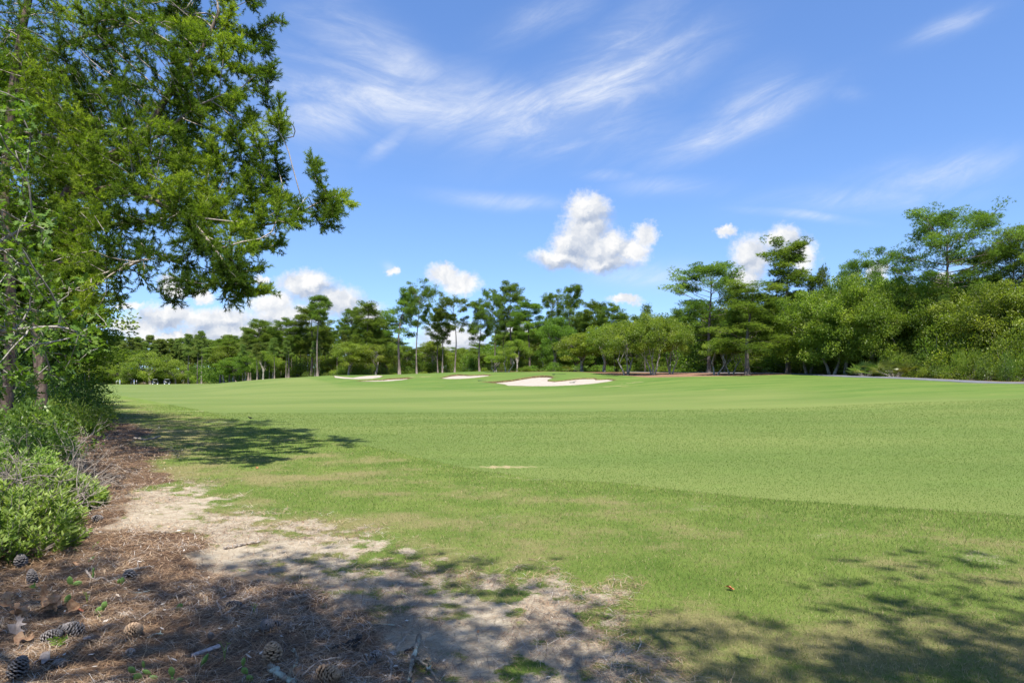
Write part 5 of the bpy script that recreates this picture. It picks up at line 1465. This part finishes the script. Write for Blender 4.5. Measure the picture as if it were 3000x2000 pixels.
stick('fallen_twig','forked pale twig bent like an arm between two cactus pads', [[(251,1681,.02),(276,1702),(298,1700,.015),(322,1708),(349,1718)],[(276,1702),(262,1712)]], .0085, 'deadwood', seed=1)
stick('fallen_twig','pale knobbly twig behind the grey open cone', [[(357,1676),(400,1671,.01),(425,1668,.01),(451,1660)],[(405,1670,.01),(403,1656,.03)]], .008, 'deadwood', seed=2)
stick('fallen_twig','thin dark twig lying level in the straw', [[(380,1738),(415,1740),(442,1734),(470,1736)]], .007, 'lichenwood', seed=3)
stick('fallen_twig','short pale twig left of the plump brown cone', [[(406,1822),(430,1812,.02),(452,1803,.03)]], .0055, 'deadwood', seed=4)
stick('fallen_twig','grey twig forked in a V at the sunlit straw', [[(649,1810),(672,1798,.01),(700,1779,.02)],[(652,1806),(641,1787,.02),(635,1776,.03)],[(649,1810),(690,1816)]], .0085, 'deadwood', seed=5)
stick('fallen_branch','thick broken branch with cracked bark at the bottom edge', [[(788,1966,.0),(812,1982),(850,2006),(880,2030)]], .024, 'lichenwood', 'branch', .02, 6)
stick('fallen_branch','lichen covered branch forking towards the viewer at the bottom edge', [[(1228,1884,.025),(1212,1943,.02),(1206,1970,.015),(1198,2010,.015)],[(1212,1943,.02),(1250,1966,.015),(1283,2008,.01)],[(1214,1945,.02),(1246,1956,.03),(1262,1958,.03)]], .015, 'lichenwood', 'branch', .02, 7)
stick('fallen_twig','bent pale twig standing left of the lichen covered fork', [[(1141,2005),(1147,1960,.012),(1148,1950,.012),(1129,1931,.015)]], .007, 'deadwood', seed=8)
stick('fallen_twig','straight thin pale twig lying across the long brown cone', [[(885,1998,.03),(940,1972,.06),(1001,1944,.03)]], .0062, 'deadwood', seed=9)
stick('fallen_branch','charred black stick with a forked end', [[(980,1906),(1010,1896),(1035,1888,.01),(1057,1877,.02)],[(1010,1896),(1045,1902)]], .017, 'charwood', 'branch', .016, 10)
stick('fallen_twig','short dark stick behind the lichen covered fork', [[(1188,1914),(1210,1902),(1225,1892,.01)]], .011, 'charwood', seed=11)
stick('fallen_twig','level twig at the line between straw and dry grass', [[(1095,1836),(1140,1834),(1192,1837)]], .006, 'lichenwood', seed=12)
stick('fallen_branch','grey weathered stick lying on the pale sand', [[(658,1608),(690,1602),(722,1594),(762,1588)]], .018, 'deadwood', 'branch', .012, 13)
stick('fallen_twig','short grey stick on the straw beside pale bark flakes', [[(846,1758),(872,1751),(898,1746)]], .011, 'deadwood', seed=14)
stick('fallen_twig','crooked twig hooked upwards left of the long brown cone', [[(846,1978),(864,1955,.01),(871,1945,.02),(860,1918,.03)]], .008, 'lichenwood', seed=15)
stick('fallen_twig','pale twig at the left border below the leaf heap', [[(22,1934),(42,1918,.01),(66,1900,.01)]], .006, 'deadwood', seed=16)
stick('fallen_twig','crossed thin twigs by the tiny dark cone', [[(1032,1962,.01),(1062,1955,.03),(1080,1960)],[(1083,1966),(1098,1945,.03)],[(1072,1940,.04),(1083,1962,.01)]], .0045, 'deadwood', seed=17)
stick('fallen_twig','stub of grey wood below the grey open cone on the shaded straw', [[(434,1875),(455,1868,.01),(478,1862)]], .009, 'lichenwood', seed=18)
stick('fallen_branch','brown stick at the far end of the straw by the grass', [[(395,1286),(425,1290),(470,1286,.05)]], .035, 'deadwood', 'branch', .03, 19)
# strip of pale bark
g = np.random.default_rng(8); a_, b_ = np.array(ground_at(560, 1930)), np.array(ground_at(642, 1900)); mb = MB()
t = np.linspace(0, 1, 9)[:, None]; mid = a_ + (b_ - a_) * t; d = unit(b_ - a_); s = np.cross(d, (0, 0, 1)) * (.011 + .007 * np.sin(t * 3) + .003 * g.normal(size=(9, 1)))
V = np.stack([mid + s + (0, 0, .02), mid + (0, 0, .032), mid - s + (0, 0, .022), mid - s * .9 + (0, 0, .014), mid + s * .9 + (0, 0, .012)], 1) - a_
Q = [(i * 5 + j, i * 5 + (j + 1) % 5, i * 5 + 5 + (j + 1) % 5, i * 5 + 5 + j) for i in range(8) for j in range(5)]
o = link('bark_strip', new_mesh('bark_strip', V.reshape(-1, 3), Q), plain_mat('pale_bark', (.36, .31, .30), .8, .3, 40)); o.location = a_
tag(o, 'pale purple-grey strip of bark above the tilted cactus pad', 'bark')

def sprig(px, py, lab, H, n, leafL, leafW, mat, seed, spread=.5):
    g = np.random.default_rng(seed); tr, cr = MB(), MB()
    for i in range(max(1, n // 6)):
        tip = np.array([g.normal(0, spread * H), g.normal(0, spread * H), H * g.uniform(.7, 1.1)]); Q = catmull3([np.zeros(3), tip * (.3, .3, .6), tip], 6)
        tr.add(*tube(Q, np.linspace(.0022, .0012, 6), 4))
        for k in range(6):
            q = Q[min(5, 1 + k)]; D = unit(g.normal(0, 1, (1, 3)) * (1, 1, .5) + (0, 0, .5)); V, Qd = cards(q[None], D, leafL * g.uniform(.7, 1.1), leafW, g); cr.add(V, Qd, None, np.clip(.6 + g.normal(0, .2), 0, 1))
    e = empty('seedling', ground_at(px, py)); tag(e, lab, 'seedling', 'green seedlings in the straw')
    me = tr.mesh('seedling_stem'); link('stem', me, M['wax'], e); link('leaves', cr.mesh('seedling_leaves'), M[mat], e)
sprig(744,1796,'yellow-green weed beside the V-shaped twig', .07, 18, .016, .007, 'wax', 1)
sprig(255,1766,'feathery green seedling above the two-pad cactus', .075, 24, .012, .003, 'wax', 2, .25)
sprig(104,1726,'seedling with two broad upright leaves before the standing cone', .04, 6, .05, .016, 'turkeyoak', 3)
sprig(168,1902,'green leaf sprig in front of the long dark cone', .06, 24, .04, .014, 'shrub', 4)
sprig(228,1620,'pair of bright leaves in the sunny straw', .03, 6, .03, .014, 'turkeyoak', 5)
sprig(270,1612,'upright bright seedling in the sunny straw', .06, 9, .028, .012, 'turkeyoak', 6)
sprig(292,1815,'tiny bright weed below the two-pad cactus', .03, 12, .016, .008, 'wax', 7)
sprig(195,1885,'broad bright leaf above the green leaf sprig', .03, 6, .045, .022, 'turkeyoak', 8)
sprig(658,1935,'thin leaning weed stalk right of the pale bark strip', .11, 12, .02, .005, 'palmetto', 9, .3)

# ------------------------------------------------------------------ bunker rakes
M['rake'] = plain_mat('green_rake_plastic', (.03, .10, .075), .5); M['rakeshaft'] = plain_mat('rake_shaft', (.05, .055, .05), .5)
def rake(px, py, px2, py2, lab):
    a_, b_ = np.array(ground_at(px, py)), np.array(ground_at(px2, py2)); L = 1.7
    d = unit((b_ - a_) * (1, 1, 0)); b_ = a_ + d * L; b_[2] = gz(b_[0], b_[1])
    low = .0 if bunker_sd(np.array([a_[0]]), np.array([a_[1]]))[0] > 0 else -.12
    e = empty('bunker_rake', Vector(a_) + Vector((0, 0, low))); tag(e, lab, 'rake', 'rakes by the bunkers')
    mb = MB(); mb.add(*tube([(0, 0, .09), tuple(b_ - a_ + (0, 0, .06))], .017, 8)); link('handle', mb.mesh('rake_handle', True), M['rakeshaft'], e)
    mb = MB(); s = np.array([-d[1], d[0], 0]); mb.add(*tube([-s * .3 + (0, 0, .09), s * .3 + (0, 0, .09)], .028, 8))
    for k in np.linspace(-.28, .28, 13): mb.add(*tube([s * k + (0, 0, .09), s * k + (0, 0, -.005)], .009, 5))
    link('rake_head', mb.mesh('rake_head'), M['rake'], e)
rake(1406,1116,1440,1116.6,'bunker rake lying on the turf left of the big bunker')
rake(1622,1098,1645,1097,'bunker rake lying on the turf nose of the big bunker')
rake(1676,1119,1702,1109,'bunker rake left in the sand of the big bunker')

# ------------------------------------------------------------------ golfers, carts and the bird
SK_ = plain_mat('skin', (.45, .27, .19), .5); CLOTH = {k: plain_mat(k + '_cloth', c, .85, .1) for k, c in {'white': (.74, .74, .74), 'blue': (.20, .33, .62), 'paleblue': (.42, .52, .72), 'navy': (.04, .05, .10), 'khaki': (.36, .30, .2), 'grey': (.25, .25, .26)}.items()}
def skin_body(nodes, edges, name, levels=1):
    me = bpy.data.meshes.new(name); me.from_pydata([n[0] for n in nodes], edges, [])
    o = bpy.data.objects.new(name, me); COL.objects.link(o)
    md = o.modifiers.new('skin', 'SKIN'); md.use_smooth_shade = True
    for i, n in enumerate(nodes):
        sv = me.skin_vertices[0].data[i]; sv.radius = n[1] if isinstance(n[1], tuple) else (n[1], n[1]); sv.use_root = (i == 0)
    sb = o.modifiers.new('subd', 'SUBSURF'); sb.levels = levels; sb.render_levels = levels
    dg = bpy.context.evaluated_depsgraph_get(); ev = o.evaluated_get(dg); out = bpy.data.meshes.new_from_object(ev)
    bpy.data.objects.remove(o); return out
def golfer(px, Y, lab, top, legs, bend=0.0, rz=0.0, hat='white', arm=.5):
    cb, sb_ = math.cos(bend), math.sin(bend)
    up = lambda z, x=0, y=0: (x, y * cb - (z - .95) * sb_, .95 + (z - .95) * cb + y * sb_)
    N = [((0,0,.95),(.15,.11)),(up(1.15),(.14,.10)),(up(1.36),(.17,.11)),(up(1.47),(.09,.08)),(up(1.53),(.055,.055)),(up(1.60),(.075,.09)),(up(1.69),(.08,.095)),(up(1.76),(.05,.06))]
    E = [(0,1),(1,2),(2,3),(3,4),(4,5),(5,6),(6,7)]
    for s in (-1, 1):
        b = len(N)
        N += [((s*.09,0,.88),(.09,.09)),((s*.11,-.02,.5),(.062,.065)),((s*.12,.02,.10),(.042,.045)),((s*.125,-.12,.045),(.04,.035))]
        E += [(0,b),(b,b+1),(b+1,b+2),(b+2,b+3)]
        b = len(N)
        N += [(up(1.40, s*.20),(.055,.055)),(up(1.14, s*.27, -.05*arm),(.042,.042)),(up(.92, s*.24, -.28*arm),(.032,.032)),(up(.83, s*.22, -.34*arm),(.03,.02))]
        E += [(2,b),(b,b+1),(b+1,b+2),(b+2,b+3)]
    me = skin_body(N, E, 'person')
    for m in (SK_, CLOTH[top], CLOTH[legs]): me.materials.append(m)
    for p in me.polygons:
        x, y, z = p.center; zz = .95 + (z - .95) * cb - y * sb_ if bend else z
        arm_ = abs(x) > .215 and zz < 1.2 and zz > .7
        p.material_index = 0 if (zz > 1.47 or arm_) else (1 if zz > .93 else (2 if z > .10 else 1))
    X = (px - CX) / F * Y
    o = link('person', me); o.location = (X, Y, gz(X, Y)); o.rotation_euler = (0, 0, rz)
    tag(o, lab, 'person', 'golfers far across the lawn')
    mb = MB(); hp = np.array(up(1.72)); ring = np.arange(14) / 14 * 6.283
    V = [tuple(hp + (.115 * f * math.cos(a), .12 * f * math.sin(a), h)) for f, h in ((1, 0), (.95, .06), (.6, .10)) for a in ring] + [tuple(hp + (0, 0, .115))]
    Q = [(i * 14 + j, i * 14 + (j + 1) % 14, i * 14 + 14 + (j + 1) % 14, i * 14 + 14 + j) for i in range(2) for j in range(14)]
    mb.add(V, Q, [(28 + j, 28 + (j + 1) % 14, 42) for j in range(14)])
    mb.add([tuple(hp + p_) for p_ in ((-.08, -.10, .01), (.08, -.10, .01), (.07, -.21, -.005), (-.07, -.21, -.005))], [(0, 1, 2, 3)])
    link('cap', mb.mesh('cap'), CLOTH[hat], o)
golfer(341, 254, 'golfer in a white shirt bending over at the far end of the lawn', 'white', 'khaki', 1.0, 1.2, 'white')
golfer(351, 253, 'golfer in a pale blue shirt and white cap beside the bending one', 'paleblue', 'white', .15, .4, 'white')
golfer(393, 254, 'golfer in a blue shirt standing with another one', 'blue', 'white', .05, -.4, 'white')
golfer(400, 255, 'golfer in a white shirt standing right of the blue-shirted one', 'white', 'navy', .05, -.9, 'navy')

CARTW, CARTB, TYRE, SEAT = plain_mat('cart_white', (.7, .7, .7), .35, .05, 3, .5), plain_mat('cart_dark', (.05, .06, .08), .4, .1, 3, .4), plain_mat('tyre', (.02, .02, .02), .8), plain_mat('cart_seat', (.5, .47, .4), .6)
def golf_cart(px, Y, lab, rz):
    X = (px - CX) / F * Y; e = empty('golf_cart', (X, Y, gz(X, Y)), rz); tag(e, lab, 'golf cart', 'golf carts at the end of the lawn')
    def loft(name, secs, mat, parent=e, hw=.55):
        V = []; n = len(secs)
        for y in (-hw, hw): V += [(x, y, z) for x, z in secs]
        T = []; bm = bmesh.new(); a_ = [bm.verts.new(v) for v in V[:n]]; b_ = [bm.verts.new(v) for v in V[n:]]
        bm.faces.new(a_[::-1]); bm.faces.new(b_)
        for i in range(n): bm.faces.new((a_[i], a_[(i + 1) % n], b_[(i + 1) % n], b_[i]))
        bmesh.ops.bevel(bm, geom=bm.edges[:], offset=.03, segments=2, affect='EDGES'); bmesh.ops.recalc_face_normals(bm, faces=bm.faces)
        me = bpy.data.meshes.new(name); bm.to_mesh(me); bm.free(); return link(name, me, mat, parent)
    loft('body', [(1.15,.30),(1.15,.62),(.95,.82),(.78,.86),(.66,.45),(.05,.38),(.0,.68),(-.55,.70),(-.62,.85),(-1.15,.80),(-1.18,.35)], CARTB)
    loft('seat', [(.0,.70),(.02,.82),(-.42,.84),(-.56,1.22),(-.64,1.22),(-.55,.72)], SEAT, hw=.5)
    loft('roof', [(.75,1.80),(.72,1.86),(0,1.90),(-.85,1.86),(-.88,1.80)], CARTW, hw=.58)
    for x0, x1 in ((.86, .66), (-.72, -.78)):
        for y in (-.5, .5):
            mb = MB(); mb.add(*tube([(x0, y, .75), (x1, y, 1.82)], .022, 6)); link('roof_post', mb.mesh('roof_post'), CARTB, e)
    for x in (.78, -.78):
        for y in (-.52, .52):
            mb = MB(); a_ = np.arange(18) / 18 * 6.283; pr = [(.23, -.09), (.24, -.05), (.24, .05), (.23, .09)]
            V = [(x + r * math.cos(t), y + h, .24 + r * math.sin(t)) for r, h in pr for t in a_]
            Q = [(i * 18 + j, i * 18 + (j + 1) % 18, i * 18 + 18 + (j + 1) % 18, i * 18 + 18 + j) for i in range(3) for j in range(18)]
            mb.add(V, Q); wh = link('wheel', mb.mesh('tyre_ring'), TYRE, e)
            mb = MB(); mb.add(*tube([(x, y - .085, .24), (x, y + .085, .24)], .20, 14)); link('rim', mb.mesh('rim'), CARTW, wh)
    mb = MB(); mb.add(*tube([(.62, .22, .6), (.42, .22, .98)], .018, 6)); a_ = np.arange(15) / 14 * 6.283
    mb.add(*tube([(.42 + .11 * math.cos(t), .22 + .17 * math.sin(t), .98 + .08 * math.cos(t)) for t in a_], .014, 5)); link('steering_wheel', mb.mesh('steering_wheel'), CARTB, e)
    for y in (-.22, .22):
        mb = MB(); mb.add(*tube([(-1.0, y, .62), (-1.06, y, 1.3)], [.11, .12], 10)); link('golf_bag', mb.mesh('golf_bag'), CLOTH['navy' if y < 0 else 'grey'], e)
golf_cart(455, 257, 'golf cart with a white roof, left one under the wide bright oak', .35)
golf_cart(490, 256, 'golf cart with a white roof, right one carrying bags', .2)

bm_ = skin_body([((0,0,.13),(.035,.035)),((0,-.05,.15),(.032,.034)),((0,-.085,.185),(.018,.018)),((0,-.105,.20),(.021,.021)),((0,-.13,.197),(.006,.005)),((0,.06,.115),(.022,.016)),((0,.15,.095),(.014,.005))], [(0,1),(1,2),(2,3),(3,4),(0,5),(5,6)], 'bird', 2)
o = link('bird', bm_, plain_mat('dark_feathers', (.035, .032, .035), .5)); bp = ground_at(734, 1234); o.location = bp + Vector((0, 0, .02)); o.rotation_euler = (0, 0, -1.2); o.scale = (.85,) * 3
tag(o, 'small dark bird standing on the shaded grass', 'bird')
for s in (-.014, .014):
    mb = MB(); mb.add(*tube([(s, 0, .11), (s, .012, .06), (s, -.002, .0), (s, -.03, -.015)], .0045, 5)); link('leg', mb.mesh('bird_leg'), TYRE, o)

# ------------------------------------------------------------------ houses glimpsed through the trunks
WALLM = plain_mat('house_siding', (.55, .55, .52), .7, .06, 2); WALL2 = plain_mat('house_siding_tan', (.42, .36, .28), .7, .06, 2); ROOFM = plain_mat('grey_roof', (.20, .22, .235), .7, .12, 1.5); GLASSM = plain_mat('window_glass', (.05, .07, .09), .1, .1, 2, .6); TRIM = plain_mat('white_trim', (.72, .72, .72), .6, .05)
def house(px, Y, lab, wx, wy, wh, rh, wall, rz=0):
    X = (px - CX) / F * Y; e = empty('house', (X, Y, gz(X, Y) - .1), rz); tag(e, lab, 'house', 'houses behind the trees')
    mb = MB(); V, Q = box(0, 0, wh / 2, wx, wy, wh); mb.add(V, Q)
    mb.add([(-wx/2, -wy/2, wh), (-wx/2, wy/2, wh), (-wx/2, 0, wh+rh*.96), (wx/2, -wy/2, wh), (wx/2, wy/2, wh), (wx/2, 0, wh+rh*.96)], None, [(0, 1, 2), (3, 5, 4)]); link('wall', mb.mesh('house_wall'), wall, e)
    mb = MB(); o_ = .6; k = rh / (wy / 2)
    for s in (-1, 1):
        ex, ey = wx / 2 + o_, s * (wy / 2 + o_); z0 = wh - o_ * k
        V = [(-ex, ey, z0), (ex, ey, z0), (ex, 0, wh + rh), (-ex, 0, wh + rh), (-ex, ey, z0 + .18), (ex, ey, z0 + .18), (ex, 0, wh + rh + .18), (-ex, 0, wh + rh + .18)]
        mb.add(V, [(0, 1, 2, 3), (4, 5, 6, 7), (0, 1, 5, 4), (0, 3, 7, 4), (1, 2, 6, 5)])
    link('roof', mb.mesh('house_roof'), ROOFM, e)
    for x in np.linspace(-wx * .36, wx * .36, 4):
        if abs(x) < wx * .15 and x > 0:
            V, Q = box(x, -wy / 2 - .03, 1.05, 1.0, .06, 2.1); mb = MB(); mb.add(V, Q); d = link('door', mb.mesh('house_door'), TRIM, e)
            V, Q = box(x + .38, -wy / 2 - .09, 1.0, .05, .06, .16); mb = MB(); mb.add(V, Q); link('handle', mb.mesh('door_handle'), CARTB, d)
            continue
        mb = MB(); 
        for (cx_, cz_, sx_, sz_) in ((x, 2.22, 1.5, .1), (x, .92, 1.5, .1), (x - .7, 1.57, .1, 1.2), (x + .7, 1.57, .1, 1.2), (x, 1.57, .05, 1.2)):
            V, Q = box(cx_, -wy / 2 - .05, cz_, sx_, .1, sz_); mb.add(V, Q)
        w_ = link('window', mb.mesh('window_frame'), TRIM, e)
        V, Q = box(x, -wy / 2 - .02, 1.57, 1.3, .05, 1.2); mb = MB(); mb.add(V, Q); link('pane', mb.mesh('window_pane'), GLASSM, w_)
house(1352, 172, 'low grey-roofed house seen between the trunks above the middle bunker', 9, 8, 2.3, 1.3, WALLM, .1)
house(1252, 182, 'tan house end showing under the oaks left of the grey-roofed one', 5, 7, 2.2, 1.4, WALL2, .5)
house(1645, 150, 'pale house hidden behind the dense dark oak', 8, 8, 2.9, 1.8, WALLM, -.1)
house(1815, 146, 'white-walled house behind the pale oaks of the straw bed', 9, 8, 3.0, 1.8, WALLM, .15)
